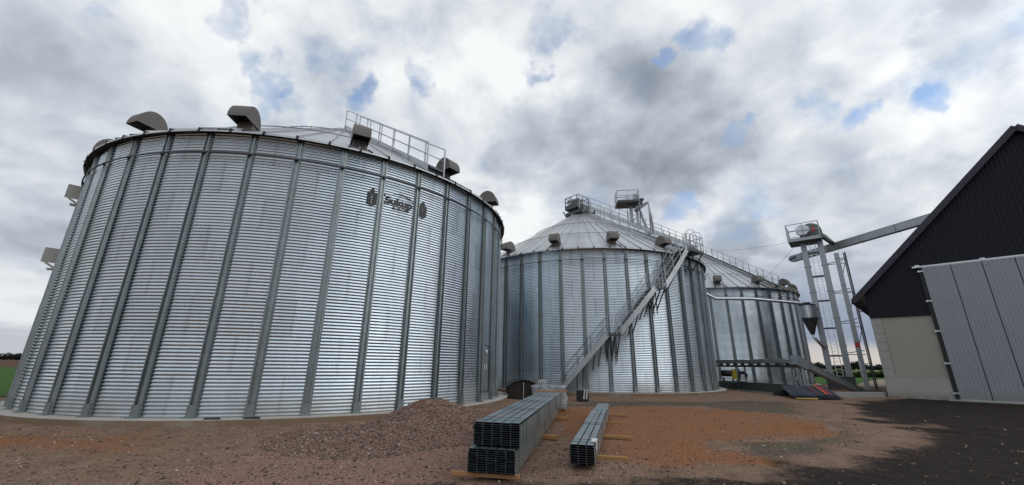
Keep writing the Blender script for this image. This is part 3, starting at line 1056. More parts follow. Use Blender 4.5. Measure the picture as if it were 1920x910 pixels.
def flat_part(polys, az, z, name):
    m = MB()
    for poly in polys:
        n = len(poly)
        m.add([(x, y, 0.0) for x, y in poly] + [(x, y, .004) for x, y in poly], [tuple(range(n)), tuple(range(2 * n - 1, n - 1, -1))] + [(i, (i + 1) % n, (i + 1) % n + n, i + n) for i in range(n)])
    o = m.build(name, MAT['black_paint'], silo1)
    wrap_mesh(o.data, az, z, RWALL + .0175, SILOS[0][2])
    return o


def arc_strip(w, h, sgn, th=.022, a0=20, a1=160, n=18):
    out = [];
    for k in range(n):
        p = []
        for aa, rr in ((k, 0), (k + 1, 0), (k + 1, 1), (k, 1)):
            a = R(a0 + (a1 - a0) * aa / n)
            t_ = th * (1 - abs(2 * (aa / n) - 1) ** 2) + .004
            p.append((w * math.cos(a), sgn * (h * math.sin(a) + rr * t_)))
        out.append(p)
    return out


flat_part(arc_strip(.62, .32, 1, .03, 8, 120) + arc_strip(.62, .25, -1, .02, 140, 190) + [[(-.70, .16), (-.56, .27), (-.50, .24), (-.62, .13)]] + arc_strip(.66, .37, 1, .015, 20, 100), LAZ, 7.52, 'lettering_swoosh')


def leaf(cx, cy, w, h, rot):
    pts = []
    for i in range(14):
        a = 2 * PI * i / 14
        x = w * math.cos(a) * (1 - .35 * abs(math.sin(a))); y = h * math.sin(a)
        pts.append((cx + x * math.cos(rot) - y * math.sin(rot), cy + x * math.sin(rot) + y * math.cos(rot)))
    return pts


def emblem(az, z):
    ps = [leaf(0, .22, .10, .12, 0)]
    for k in range(3):
        y = .08 - .15 * k
        w = .15 if k < 2 else .12
        for s_ in (-1, 1):
            ps.append(leaf(s_ * .095, y, .085, .125, -s_ * R(32)))
    ps.append(leaf(0, -.30, .07, .06, 0))
    flat_part(ps, az, z, 'ear_emblem')


emblem(R(-57.3), 7.52); emblem(R(-45.2), 7.53)

# --- flat rest plates and door on the near silo

def plate(az_deg, z):
    a = R(az_deg) - SILOS[0][2]; c, s_ = math.cos(a), math.sin(a)
    def q(r, tt, zz): return (r * c - tt * s_, r * s_ + tt * c, zz)
    m = MB()
    m.add([q(9.62, -.02, z - .27), q(10.06, -.02, z - .27), q(10.06, -.02, z + .27), q(9.62, -.02, z + .27), q(9.62, .02, z - .27), q(10.06, .02, z - .27), q(10.06, .02, z + .27), q(9.62, .02, z + .27)],
          [(0, 1, 2, 3), (7, 6, 5, 4), (0, 4, 5, 1), (1, 5, 6, 2), (2, 6, 7, 3), (3, 7, 4, 0)])
    m.bar(q(9.62, .05, z - .5), q(9.95, .05, z - .28), .06); m.bar(q(9.62, -.05, z - .5), q(9.86, -.05, z - .5), .22, .05)
    m.build('wall_bracket', MAT['plinth'], silo1)


def door(silo, ph, az_deg, name='access_door'):
    a0 = R(az_deg) - ph; m = MB()
    for k in range(6):
        a = a0 + (k - 2.5) * .0155
        m.box(((RWALL + .06) * math.cos(a), (RWALL + .06) * math.sin(a), 1.55), (.05, .155, 1.85), a)
    d_ = m.build(name, MAT['steel'], silo)
    m = MB()
    for k in (-1, 1):
        a = a0 + k * .048
        m.box(((RWALL + .07) * math.cos(a), (RWALL + .07) * math.sin(a), 1.55), (.08, .06, 1.98), a)
    m.build('door_frame', MAT['steel_dark'], d_)
    m = MB()
    for k in (-1, 1):
        a = a0 + k * .011
        m.box(((RWALL + .11) * math.cos(a), (RWALL + .11) * math.sin(a), 1.62), (.02, .05, .20), a)
    m.build('door_label', MAT['white'], d_)
    m = MB(); a = a0 + .004
    p = Vector(((RWALL + .10) * math.cos(a), (RWALL + .10) * math.sin(a), 2.28))
    m.tube([p, p + Vector((math.cos(a), math.sin(a), 0)) * .06], .075, 14)
    m.build('inspection_glass', MAT['white'], d_)


door(silo1, SILOS[0][2], -18.6)


def build_plates():
    # brackets of a ladder on the far left flank, in profile against the sky
    for z in (7.95, 5.4):
        plate(-133.0, z)


build_plates()

# ------------------------------------------------------------------ stairway round the middle silo
def wall_stair():
    ph = SILOS[1][2]
    t = thing('wall_stair', 'galvanised stairway with landings climbing round the middle silo wall', 'stairs', (SILOS[1][0], SILOS[1][1], 0))
    RI, RO = 9.86, 10.70
    def P(deg, r, z): a = R(deg); return (r * math.cos(a), r * math.sin(a), z)
    flights = [(-109.0, .22, -93.2, 3.50), (-89.4, 3.56, -75.9, 6.40), (-72.4, 6.46, -60.0, 9.20)]
    landings = [(-93.4, -89.2, 3.50), (-76.1, -72.2, 6.40), (-60.2, -50.0, 9.22)]
    for (a0, z0, a1, z1) in flights:
        n = 8
        for r in (RI, RO):
            m = MB()
            for i in range(n):
                b0 = a0 + (a1 - a0) * i / n; b1 = a0 + (a1 - a0) * (i + 1) / n
                y0 = z0 + (z1 - z0) * i / n; y1 = z0 + (z1 - z0) * (i + 1) / n
                m.bar(P(b0, r, y0 + .06), P(b1, r, y1 + .06), .035, .30)
            m.build('stringer', MAT['stringer'], t)
        m = MB(); k = int((z1 - z0) / .21)
        for i in range(1, k):
            f_ = i / k
            m.box(P(a0 + (a1 - a0) * f_, (RI + RO) / 2, z0 + (z1 - z0) * f_ + .05), (RO - RI - .04, .24, .03), R(a0 + (a1 - a0) * f_))
        m.build('tread', MAT['steel_dark'], t)
        m = MB()
        for r in (RI + .02, RO):
            for dz in (1.10, .62):
                m.tube([P(a0 + (a1 - a0) * i / n, r, z0 + (z1 - z0) * i / n + dz) for i in range(n + 1)], .019, 6)
            for i in range(4):
                f_ = .04 + .92 * i / 3; aa = a0 + (a1 - a0) * f_; zz = z0 + (z1 - z0) * f_
                m.bar(P(aa, r, zz), P(aa, r, zz + 1.1), .04)
        m.build('handrail', MAT['steel'], t)
        m = MB()
        for f_ in (.35, .72):
            aa = a0 + (a1 - a0) * f_; zz = z0 + (z1 - z0) * f_
            m.bar(P(aa, RO - .05, zz), P(aa - .6, RWALL + .13, max(zz - 1.1, .4)), .05)
            m.bar(P(aa + 2, RO - .05, zz + .3), P(aa + 1.4, RWALL + .13, max(zz - .9, .4)), .05)
        m.build('brace', MAT['steel_dark'], t)
    for li, (a0, a1, z) in enumerate(landings):
        m = MB(); n = 4 if li < 2 else 7
        for i in range(n):
            b0 = a0 + (a1 - a0) * i / n; b1 = a0 + (a1 - a0) * (i + 1) / n
            ma = R((b0 + b1) / 2); w = R(b1 - b0) * RO
            m.box(((RI + RO) / 2 * math.cos(ma), (RI + RO) / 2 * math.sin(ma), z), (RO - RI + .1, w, .05), ma)
            m.box(((RO + .04) * math.cos(ma), (RO + .04) * math.sin(ma), z + .02), (.03, w, .20), ma)
        m.build('landing', MAT['steel_dark'], t)
        m = MB()
        for dz in (1.1, .6):
            m.tube([P(a0 + (a1 - a0) * i / 6, RO + .04, z + dz) for i in range(7)], .02, 6)
        for i in range(4 if li < 2 else 6):
            k = 3 if li < 2 else 5
            aa = a0 + (a1 - a0) * i / k
            m.bar(P(aa, RO + .04, z), P(aa, RO + .04, z + 1.1), .045)
        if li == 2:
            for aa in (a1, a1 - 4.2):
                m.tube([P(aa, RO + .04, z + 1.1), P(aa, RO - .1, z + 1.55), P(aa, RO - .45, z + 1.7), P(aa, RI + .1, z + 1.55), P(aa, RI - .1, z + 1.1), P(aa, RI - .1, z)], .02, 6)
            for dz in (1.1, .6): m.tube([P(a1, RI - .1, z + dz), P(a1, RO + .04, z + dz)], .02, 6)
            m.bar(P(a0 + 1, RI - .15, z), P(a0 + 1, RI - .15, z + 1.2), .045)
        m.build('guard_rail', MAT['steel'], t)
        m = MB()
        for aa in (a0 + .4, a1 - .4, (a0 + a1) / 2):
            m.bar(P(aa, RO, z), P(aa, RWALL + .13, z - 1.25), .055)
            m.bar(P(aa, RWALL + .14, z), P(aa, RWALL + .14, z - 1.5), .055)
        m.build('landing_bracket', MAT['steel_dark'], t)


wall_stair()

# ------------------------------------------------------------------ conveyor over the silo roofs
AX = Vector((.7830, .6220, 0)); AN = Vector((.6220, -.7830, 0))


def roof_conveyor():
    a = Vector((SILOS[1][0], SILOS[1][1], 0))
    t = thing('roof_conveyor', 'horizontal enclosed conveyor with catwalk running from the middle silo peak to the far silo', 'conveyor', tuple(a), math.atan2(AX.y, AX.x))
    # local: x along run, -y towards the camera side
    L0, L1 = -1.15, 21.4
    m = MB(); m.box(((L0 + L1) / 2, .25, 16.02), (L1 - L0, .48, .62))
    x = L0
    while x < L1:
        m.box((x, .25, 16.02), (.05, .54, .68)); x += 1.55
    m.build('trough', MAT['steel'], t)
    m = MB(); m.box((L0 + .75, .25, 16.30), (1.1, .62, .24)); m.box((L0 + .35, -.45, 16.05), (.5, .5, .42))
    m.build('drive_head', MAT['steel_green'], t)
    m = MB(); m.box(((L0 + L1) / 2, -.35, 15.18), (L1 - L0 - .3, .66, .05)); m.box(((L0 + L1) / 2, -.70, 15.26), (L1 - L0 - .3, .03, .24))
    m.build('catwalk', MAT['stringer'], t)
    m = MB(); x = L0 + .2
    while x < L1:
        m.bar((x, -.72, 15.0), (x, -.72, 16.75), .05)
        m.bar((x, .52, 15.2), (x, .52, 16.7), .04)
        m.bar((x + .7, -.05, 15.2), (x + .7, -.05, 15.7), .05)
        m.bar((x, -.72, 15.15), (x, .55, 15.15), .08)
        x += 1.5
    for z in (16.75, 16.3, 15.85): m.tube([(L0, -.72, z), (L1, -.72, z)], .02, 6)
    m.tube([(L0, .55, 16.75), (L1, .55, 16.75)], .02, 6)
    m.build('railing', MAT['steel'], t)
    m = MB()
    # platform round the peak
    for (x0, y0, x1, y1) in ((-1.25, -.72, .35, -.72), (.35, -.72, .35, .72), (.35, .72, -1.25, .72), (-1.25, .72, -1.25, -.72)):
        for z in (16.6, 16.2): m.bar((x0, y0, z), (x1, y1, z), .045)
        m.bar((x0, y0, 15.62), (x1, y1, 15.62), .04, .42)
        m.bar((x0, y0, 15.5), (x0, y0, 16.6), .06); m.bar(((x0 + x1) / 2, (y0 + y1) / 2, 15.5), ((x0 + x1) / 2, (y0 + y1) / 2, 16.6), .05)
    m.box((-.45, 0, 15.44), (1.6, 1.44, .05))
    for sx, sy in ((-1, -1), (1, -1), (1, 1), (-1, 1)):
        m.bar((sx * .85, sy * .85, roof_z(1.2)), (sx * .95 - .2, sy * 1.1, 15.45), .09)
    m.box((0, -.9, 15.12), (2.0, .05, .30)); m.box((0, .9, 15.12), (2.0, .05, .30)); m.box((-1.0, 0, 15.12), (.05, 1.8, .30)); m.box((1.0, 0, 15.12), (.05, 1.8, .30))
    m.build('peak_platform', MAT['steel_dark'], t)
    m = MB(); m.tube([(0, .2, 15.75), (0, .1, 15.1)], .28, 12)
    m.build('spout', MAT['steel_green'], t)
    m = MB()
    for x in (6.5, 12, 17):
        for y in (-.65, .5): m.bar((x, y, 15.15), (x + (-.6 if x < 10 else .6), y * 2.0, roof_z(min(abs(x), abs(20.6 - x))) - .0), .07)
    m.build('support', MAT['steel_dark'], t)


roof_conveyor()

# ------------------------------------------------------------------ bucket elevators
def ladder(m, p, w, z0, z1, ang, step=.30):
    c, s_ = math.cos(ang), math.sin(ang)
    for k in (-1, 1):
        m.bar((p[0] + k * w / 2 * c, p[1] + k * w / 2 * s_, z0), (p[0] + k * w / 2 * c, p[1] + k * w / 2 * s_, z1), .05)
    z = z0 + .2
    while z < z1:
        m.bar((p[0] - w / 2 * c, p[1] - w / 2 * s_, z), (p[0] + w / 2 * c, p[1] + w / 2 * s_, z), .025); z += step


def rail_rect(m, x0, x1, y0, y1, z, h=1.1, w=.05, mids=1, skip=()):
    cs = [(x0, y0), (x1, y0), (x1, y1), (x0, y1)]
    for i in range(4):
        a, b_ = cs[i], cs[(i + 1) % 4]
        m.bar((a[0], a[1], z), (a[0], a[1], z + h), w * 1.3)
        if i in skip: continue
        for k in range(1, 3 + mids):
            pass
        m.bar((a[0], a[1], z + h), (b_[0], b_[1], z + h), w)
        m.bar((a[0], a[1], z + h * .55), (b_[0], b_[1], z + h * .55), w * .8)
        m.bar(((a[0] + b_[0]) / 2, (a[1] + b_[1]) / 2, z), ((a[0] + b_[0]) / 2, (a[1] + b_[1]) / 2, z + h), w * .8)


def elevator_right():
    # local x runs from the first leg to the second (to the right and towards the camera)
    ang = math.atan2(36.35 - 37.2, 29.40 - 28.40)
    t = thing('bucket_elevator', 'tall grey twin-leg bucket elevator with ladder and head platform beside the barn', 'elevator', (28.40, 37.20, 0), ang)
    D = 1.31
    for x in (0, D):
        m = MB(); m.box((x, 0, 6.75), (.46, .34, 13.3)); z = 1.2
        while z < 13.2:
            m.box((x, 0, z), (.56, .44, .08)); z += 2.45
        m.build('leg', MAT['steel'], t)
    m = MB(); ladder(m, (D * .52, .0), .42, .3, 13.6, 0); m.build('ladder', MAT['steel_light'], t)
    m = MB()
    for z in (2.8, 5.2, 7.7, 10.0, 12.3):
        m = MB(); m.box((D / 2, -.05, z), (D - .4, .10, .14)); m.box((D / 2, .25, z), (D + .3, .08, .1)); m.box((D - .3, .1, z), (.1, .3, .1)); m.build('cross_brace', MAT['steel_dark'], t)
    for z in (2.9, 5.6, 8.3, 11.0):
        m = MB(); m.bar((D, .0, z), (D + 1.4, .05, z), .06)
        m.bar((D, .3, z + .1), (D + 1.4, .1, z + .35), .06); m.bar((D + .2, .0, z), (D + .2, .28, z + .15), .05); m.build('tie_bar', MAT['steel_dark'], t)
    # head platform
    m = MB(); m.box((.22, -.1, 13.42), (2.5, 2.3, .10))
    m.build('platform', MAT['steel_dark'], t)
    m = MB()
    for (c, s_) in (((.22, -1.26, 13.50), (2.54, .05, .30)), ((.22, 1.06, 13.50), (2.54, .05, .30)), ((-1.05, -.1, 13.50), (.05, 2.34, .30)), ((1.49, -.1, 13.50), (.05, 2.34, .30))):
        m.box(c, s_)
    m.build('toe_board', MAT['steel'], t)
    m = MB(); rail_rect(m, -1.05, 1.49, -1.26, 1.06, 13.5, 1.55, .06); m.build('guard_rail', MAT['steel'], t)
    # head: half round casing over the legs
    m = MB(); pr = [(-.10, 13.5), (-.10, 14.3)]
    for i in range(9):
        a = PI - PI * i / 8
        pr.append((.78 + .88 * math.cos(a), 14.35 + .85 * math.sin(a)))
    pr += [(1.66, 13.6), (1.45, 13.5)]
    m.prism(pr, -.28, .30)
    m.build('head_casing', MAT['steel_green'], t)
    m = MB(); q = []
    for i in range(8):
        a = 2 * PI * (i + .5) / 8; q.append((.22 + .58 * math.cos(a), 14.45 + .52 * math.sin(a)))
    m.prism(q, -1.06, -.34)
    m.build('drive_guard', MAT['steel_light'], t)
    m = MB(); m.box((.62, -.62, 14.40), (.12, .62, .80)); m.box((1.02, -.34, 14.55), (.20, .06, .55)); m.build('red_guard', MAT['red'], t)
    m = MB(); m.box((.30, -.70, 13.95), (.7, .7, .30)); m.build('motor_base', MAT['steel_dark'], t)
    # discharge spout down to the conveyor
    m = MB(); m.tube([(1.45, .02, 13.9), (1.72, .02, 13.7), (2.0, .1, 13.3), (2.3, .25, 12.9)], [.30, .26, .22, .20], 10)
    m.build('discharge_spout', MAT['steel_green'], t, True)
    m = MB(); m.box((.65, 0, .55), (2.0, .6, 1.0)); m.build('boot', MAT['steel_dark'], t)


elevator_right()


def support_tower():
    ang = math.atan2(-.75, .85)
    t = thing('support_tower', 'slender lattice post carrying the barn conveyor beside the elevator legs', 'tower', (30.2, 35.75, 0), ang)
    m = MB(); m.box((0, 0, 6.0), (.36, .28, 12.0)); z = 1.5
    while z < 12: m.box((0, 0, z), (.40, .36, .06)); z += 2.5
    m.build('post', MAT['steel'], t)
    m = MB(); m.box((-.13, 0, 1.7), (.16, .3, 1.3)); m.build('white_sleeve', MAT['white'], t)
    m = MB(); m.box((0, -.15, 3.7), (.34, .05, .40)); m.build('warning_plate', MAT['red'], t)
    m = MB(); m.bar((.62, 0, 0), (.62, 0, 12.0), .12); m.bar((.50, .4, 0), (.50, .4, 12), .08)
    z = .6; s_ = 1
    while z < 11.5:
        m.bar((.12, 0, z), (.62, 0, z + (1.6 if s_ > 0 else -0.0)), .05); z += 1.55; s_ = -s_
    m.build('lattice', MAT['steel_dark'], t)
    m = MB(); m.bar((.6, 0, 6.55), (4.3, -.2, 6.65), .11); m.bar((.6, 0, 6.95), (4.3, -.2, 7.05), .09)
    m.build('tie_bar', MAT['steel'], t)


support_tower()


def barn_conveyor():
    p0 = Vector((30.0, 41.3, 12.8)); p1 = Vector((32.6, 26.0, 12.8))
    ang = math.atan2(p1.y - p0.y, p1.x - p0.x); L = (p1 - p0).length
    t = thing('barn_conveyor', 'long straight enclosed conveyor running from the elevator into the black barn roof', 'conveyor', (p0.x, p0.y, 0), ang)
    m = MB(); m.box((L / 2, 0, 12.85), (L, .48, .56)); m.box((L / 2, 0, 13.15), (L, .52, .04)); m.box((L / 2, 0, 12.56), (L, .5, .03))
    x = 1.4
    while x < L: m.box((x, 0, 12.85), (.06, .56, .66)); x += 3.0
    m.build('trough', MAT['steel'], t)
    m = MB(); m.box((.30, .245, 12.85), (.9, .05, .30)); m.box((.30, -.245, 12.85), (.9, .05, .30)); m.box((-.03, 0, 12.85), (.05, .40, .46))
    m.build('end_plate', MAT['steel_dark'], t)


barn_conveyor()


def elevator_back():
    t = thing('bucket_elevator', 'distant bucket elevator whose head platform rises behind the middle silo roof', 'elevator', (13.3, 42.6, 0), R(-8))
    for x in (.25, .95):
        m = MB(); m.box((x, 0, 9.7), (.28, .3, 19.4)); m.build('leg', MAT['steel'], t)
    m = MB(); ladder(m, (.6, -.2), .36, 10, 19.4, 0)
    for i in range(6):
        z = 13 + i * 1.1
        m.bar((.25, -.1, z), (1.3, .3, z + 1.0), .05)
    m.bar((1.3, .3, 0), (1.3, .3, 19), .09); m.bar((-.1, .3, 0), (-.1, .3, 19), .09)
    m.build('lattice', MAT['steel'], t)
    m = MB(); m.box((-.15, -.2, 19.35), (2.4, 2.0, .10)); 
    for (c, s_) in (((-.15, -1.21, 19.46), (2.44, .04, .26)), ((-1.36, -.2, 19.46), (.04, 2.04, .26)), ((1.06, -.2, 19.46), (.04, 2.04, .26)), ((-.15, .81, 19.46), (2.44, .04, .26))): m.box(c, s_)
    m.build('platform', MAT['steel_dark'], t)
    m = MB(); rail_rect(m, -1.35, 1.05, -1.2, .8, 19.4, 1.35, .06); m.build('guard_rail', MAT['steel'], t)
    m = MB(); m.box((.0, -.5, 20.0), (.85, .7, .62)); m.build('drive_guard', MAT['steel_light'], t)
    m = MB(); pr = [(.35, 19.4), (.35, 20.2)]
    for i in range(7):
        a = PI - PI * i / 6; pr.append((.82 + .47 * math.cos(a), 20.25 + .5 * math.sin(a)))
    pr += [(1.29, 19.4)]
    m.prism(pr, -.15, .45); m.build('head_casing', MAT['steel'], t)
    m = MB(); m.box((1.5, .1, 20.05), (.55, .6, .12)); m.box((1.45, .1, 19.75), (.35, .4, .55)); m.build('hood', MAT['steel_dark'], t)
    m = MB(); m.tube([(1.15, .1, 19.3), (1.35, .1, 18.6), (1.55, .0, 17.6), (1.75, -.3, 16.4)], .15, 10)
    m.build('spout', MAT['steel'], t, True)
    m = MB(); m.tube([(.7, -.25, 18.55), (1.2, -.9, 18.75), (1.75, -1.7, 18.95), (1.90, -1.9, 18.93), (1.94, -1.95, 18.75), (1.94, -1.95, 15.2)], .17, 12)
    m.build('down_pipe', MAT['steel_light'], t, True)


elevator_back()


# ------------------------------------------------------------------ cyclone, pipe and low conveyors by the far silo
def cyclone():
    t = thing('cyclone', 'bright conical steel cyclone hopper hanging between far silo and elevator', 'cyclone', (27.0, 36.45, 0))
    N = 24
    m = MB(); m.tube([(0, 0, 6.05), (0, 0, 7.15)], .62, N); m.build('drum', MAT['steel_light'], t)
    m = MB(); m.tube([(0, 0, 4.6), (0, 0, 6.07)], [.15, .625], N); m.build('cone', MAT['steel_dark'], t)
    m = MB(); m.tube([(0, 0, 4.55), (.08, -.05, 4.3), (.55, -.35, 3.35)], .12, 10); m.build('outlet_pipe', MAT['steel_light'], t, True)
    m = MB(); m.tube([(0, 0, 7.16), (0, 0, 7.24)], .66, N); m.tube([(0, 0, 7.2), (0, 0, 7.42)], .2, 12); m.tube([(0, 0, 7.40), (0, 0, 7.46)], .32, 12)
    m.build('lid', MAT['steel_dark'], t)
    m = MB(); m.bar((.5, 0, 6.9), (1.5, .6, 7.1), .07); m.bar((.5, 0, 6.2), (1.5, .6, 6.2), .07); m.build('mount_arm', MAT['steel'], t)


cyclone()


def blow_pipe():
    m = MB()
    m.tube([(17.9, 37.6, 8.55), (18.5, 37.55, 8.32), (19.2, 37.35, 7.86), (22.2, 36.7, 7.78), (24.5, 36.5, 7.55), (26.9, 36.6, 7.38), (27.6, 36.5, 7.30)], .15, 12)
    o = m.build('blow_pipe', MAT['steel_light'], None, True)
    tag(o, 'bright round pipe running across the upper wall of the far silo to the cyclone', 'pipe')


blow_pipe()


def low_conveyors():
    a = math.atan2(27.7 - 38.4, 18.95 - 18.3); L = math.hypot(27.7 - 38.4, 18.95 - 18.3)
    t = thing('trough_conveyor', 'level double-deck conveyor at head height crossing in front of the far silo', 'conveyor', (18.3, 38.4, 0), a)
    m = MB(); m.box((L / 2, 0, 2.17), (L, .36, .26)); x = .5
    while x < L: m.box((x, 0, 2.17), (.05, .42, .32)); x += 1.5
    m.build('upper_trough', MAT['steel'], t)
    m = MB(); m.box((L / 2, 0, 1.83), (L, .30, .12)); x = 0
    while x < L: m.box((x, 0, 1.98), (.05, .3, .2)); x += 1.0
    m.build('lower_trough', MAT['steel_dark'], t)
    for x in (1.0, 5.2, L - .3):
        m = MB(); m.bar((x, 0, .0), (x, 0, 1.8), .10); m.build('support_leg', MAT['steel'], t)
    t = thing('steel_kerb', 'knee-high grey green steel side panel lying along the foot of the far silo', 'panel', (18.3, 38.4, 0), a)
    m = MB(); m.box((L / 2, -.25, .32), (L, .06, .60)); m.box((L / 2, -.25, .635), (L, .16, .03))
    m.build('side_panel', MAT['steel_green'], t)
    m = MB()
    for x in (.02, 2.7, 5.4, 8.1, L): m.box((x, -.22, .33), (.09, .09, .64))
    m.build('panel_post', MAT['steel_dark'], t)
    m = MB(); m.box((L / 2, -.30, .02), (L + .4, .5, .06)); m.build('panel_footing', MAT['conc2'], t)
    # inclined conveyor down to the elevator pit
    p0 = Vector((19.0, 27.75, 2.20)); p1 = Vector((24.6, 29.6, .10))
    t = thing('inclined_conveyor', 'galvanised conveyor sloping down from the far silo to the elevator pit', 'conveyor', (p0.x, p0.y, 0), 0)
    m = MB(); q0 = Vector((0, 0, p0.z)); q1 = Vector((p1.x - p0.x, p1.y - p0.y, p1.z)); d = (q1 - q0).normalized()
    m.bar(q0, q1, .42, .34); m.build('trough', MAT['steel'], t)
    nrm = Vector((0, 0, 1)); nrm = (nrm - d * nrm.dot(d)).normalized()
    m = MB(); m.bar(q0 + nrm * .19, q1 + nrm * .19, .50, .035); m.build('cover', MAT['steel_light'], t)
    m = MB(); m.bar(q0 - d * .15, q0 + d * .9, .52, .62); m.build('inlet_box', MAT['steel'], t)
    m = MB(); m.bar((.35, 0, 1.8), (.35, 0, 0), .12); m.bar((.55, .1, 1.7), (-.25, -.2, 1.0), .09); m.bar((-.25, -.2, 1.0), (.1, 0, .35), .07)
    m.build('support_leg', MAT['steel'], t)


low_conveyors()


def fan_unit():
    t = thing('motor_unit', 'dark belt-driven motor unit with yellow guard standing at the far silo foot', 'motor', (17.75, 34.2, 0), R(-60))
    m = MB(); m.tube([(-.45, 0, 1.25), (.35, 0, 1.25)], .26, 16); m.build('motor', MAT['black'], t, True)
    m = MB(); m.prism([(.35, .85), (.75, .85), (.62, 1.55), (.45, 1.6)], -.12, .12); m.build('yellow_guard', MAT['yellow'], t)
    m = MB(); m.box((.15, 0, .60), (1.6, .5, .12)); m.bar((.8, 0, .1), (.95, 0, 1.6), .12); m.bar((-.55, 0, 0), (-.4, 0, .9), .1); m.bar((.3, .1, 0), (.3, .1, .9), .1)
    m.build('frame', MAT['steel_green'], t)
    m = MB(); m.tube([(1.25, -.15, 1.15), (1.25, .1, 1.15)], .30, 18); m.build('pulley', MAT['black'], t)
    m = MB(); m.box((1.30, -.18, 1.0), (.30, .05, .42)); m.build('white_cover', MAT['white'], t)
    m = MB(); m.bar((-.6, 0, .75), (-1.9, -.2, .25), .22, .12); m.build('outlet_chute', MAT['steel_light'], t)


fan_unit()


def sheet_stack():
    t = thing('sheet_stack', 'tilted stack of dark corrugated sheets with an orange stripe at the wall end', 'metal sheets', (17.75, 26.0, 0), R(-8))
    m = MB(); W, D_ = 2.5, 2.6; NX = 60
    for k in range(3):
        vs = []; fs = []; yo = .12 * k; zo = .07 + k * .07
        for i in range(NX + 1):
            x = -.9 + W * i / NX; z = zo + .05 * math.sin(x * 2 * PI / .16)
            sk = .0
            vs += [(x - .1 * k, -1.3 + yo, z), (x + .75 - .1 * k, 1.3 + yo, z + .42)]
        for i in range(NX): fs.append((2 * i, 2 * i + 1, 2 * i + 3, 2 * i + 2))
        o = len(vs)
        vs += [(v[0], v[1], v[2] - .01) for v in vs]
        fs += [tuple(o + q for q in reversed(f)) for f in list(fs)]
        for i in range(NX): fs += [(2 * i, 2 * i + 2, o + 2 * i + 2, o + 2 * i)]
        m.add(vs, fs)
    m.build('corrugated_sheet', galv('dark_blue_sheet', (.12, .135, .17), .42, .6, .4, 4), t)
    for (x, mm, w) in ((.78, 'orange', .09), (.98, 'red', .05), (.30, 'red', .025)):
        m = MB(); m.bar((x, -1.32, .30), (x + .72, 1.25, .70), w, .02); m.build('stripe', MAT[mm], t)
    m = MB(); m.box((.9, .9, .66), (.35, .12, .03)); m.build('blue_tape', MAT['blue'], t)
    m = MB(); m.tube([(-.95, -1.35, .04), (-.7, -1.6, .05), (-.3, -1.55, .06), (-.1, -1.7, .05), (.1, -1.5, .06)], .035, 6); m.tube([(-.9, -1.5, .04), (-.5, -1.7, .06), (.0, -1.75, .05)], .03, 6)
    m.build('yellow_strap', MAT['yellow'], t)
    m = MB(); m.box((.2, 1.2, .18), (2.4, .12, .36)); m.build('prop', MAT['steel_dark'], t)


sheet_stack()

m = MB(); m.prism([(0, -.1), (4.7, -.1), (4.7, .27), (4.55, .30), (.1, .30), (0, .27)], 0, .35)
o = m.build('concrete_kerb', MAT['conc2']); o.location = (20.0, 26.72, 0); o.rotation_euler = (0, 0, math.atan2(.72, 4.5))
tag(o, 'low pale concrete wall along the elevator pit left of the barn corner', 'concrete wall')
m = MB()
pts = []
for i in range(14):
    x = 22.9 + i * .12; pts.append((x, 27.9 + .05 * math.sin(i), .33 + .06 * math.sin(i * 1.7)))
m.tube(pts, [.03 + .03 * abs(math.sin(i * 2.1)) for i in range(14)], 6)
o = m.build('tarpaulin', MAT['black']); tag(o, 'crumpled black tarpaulin edge lying behind the concrete wall', 'tarpaulin')


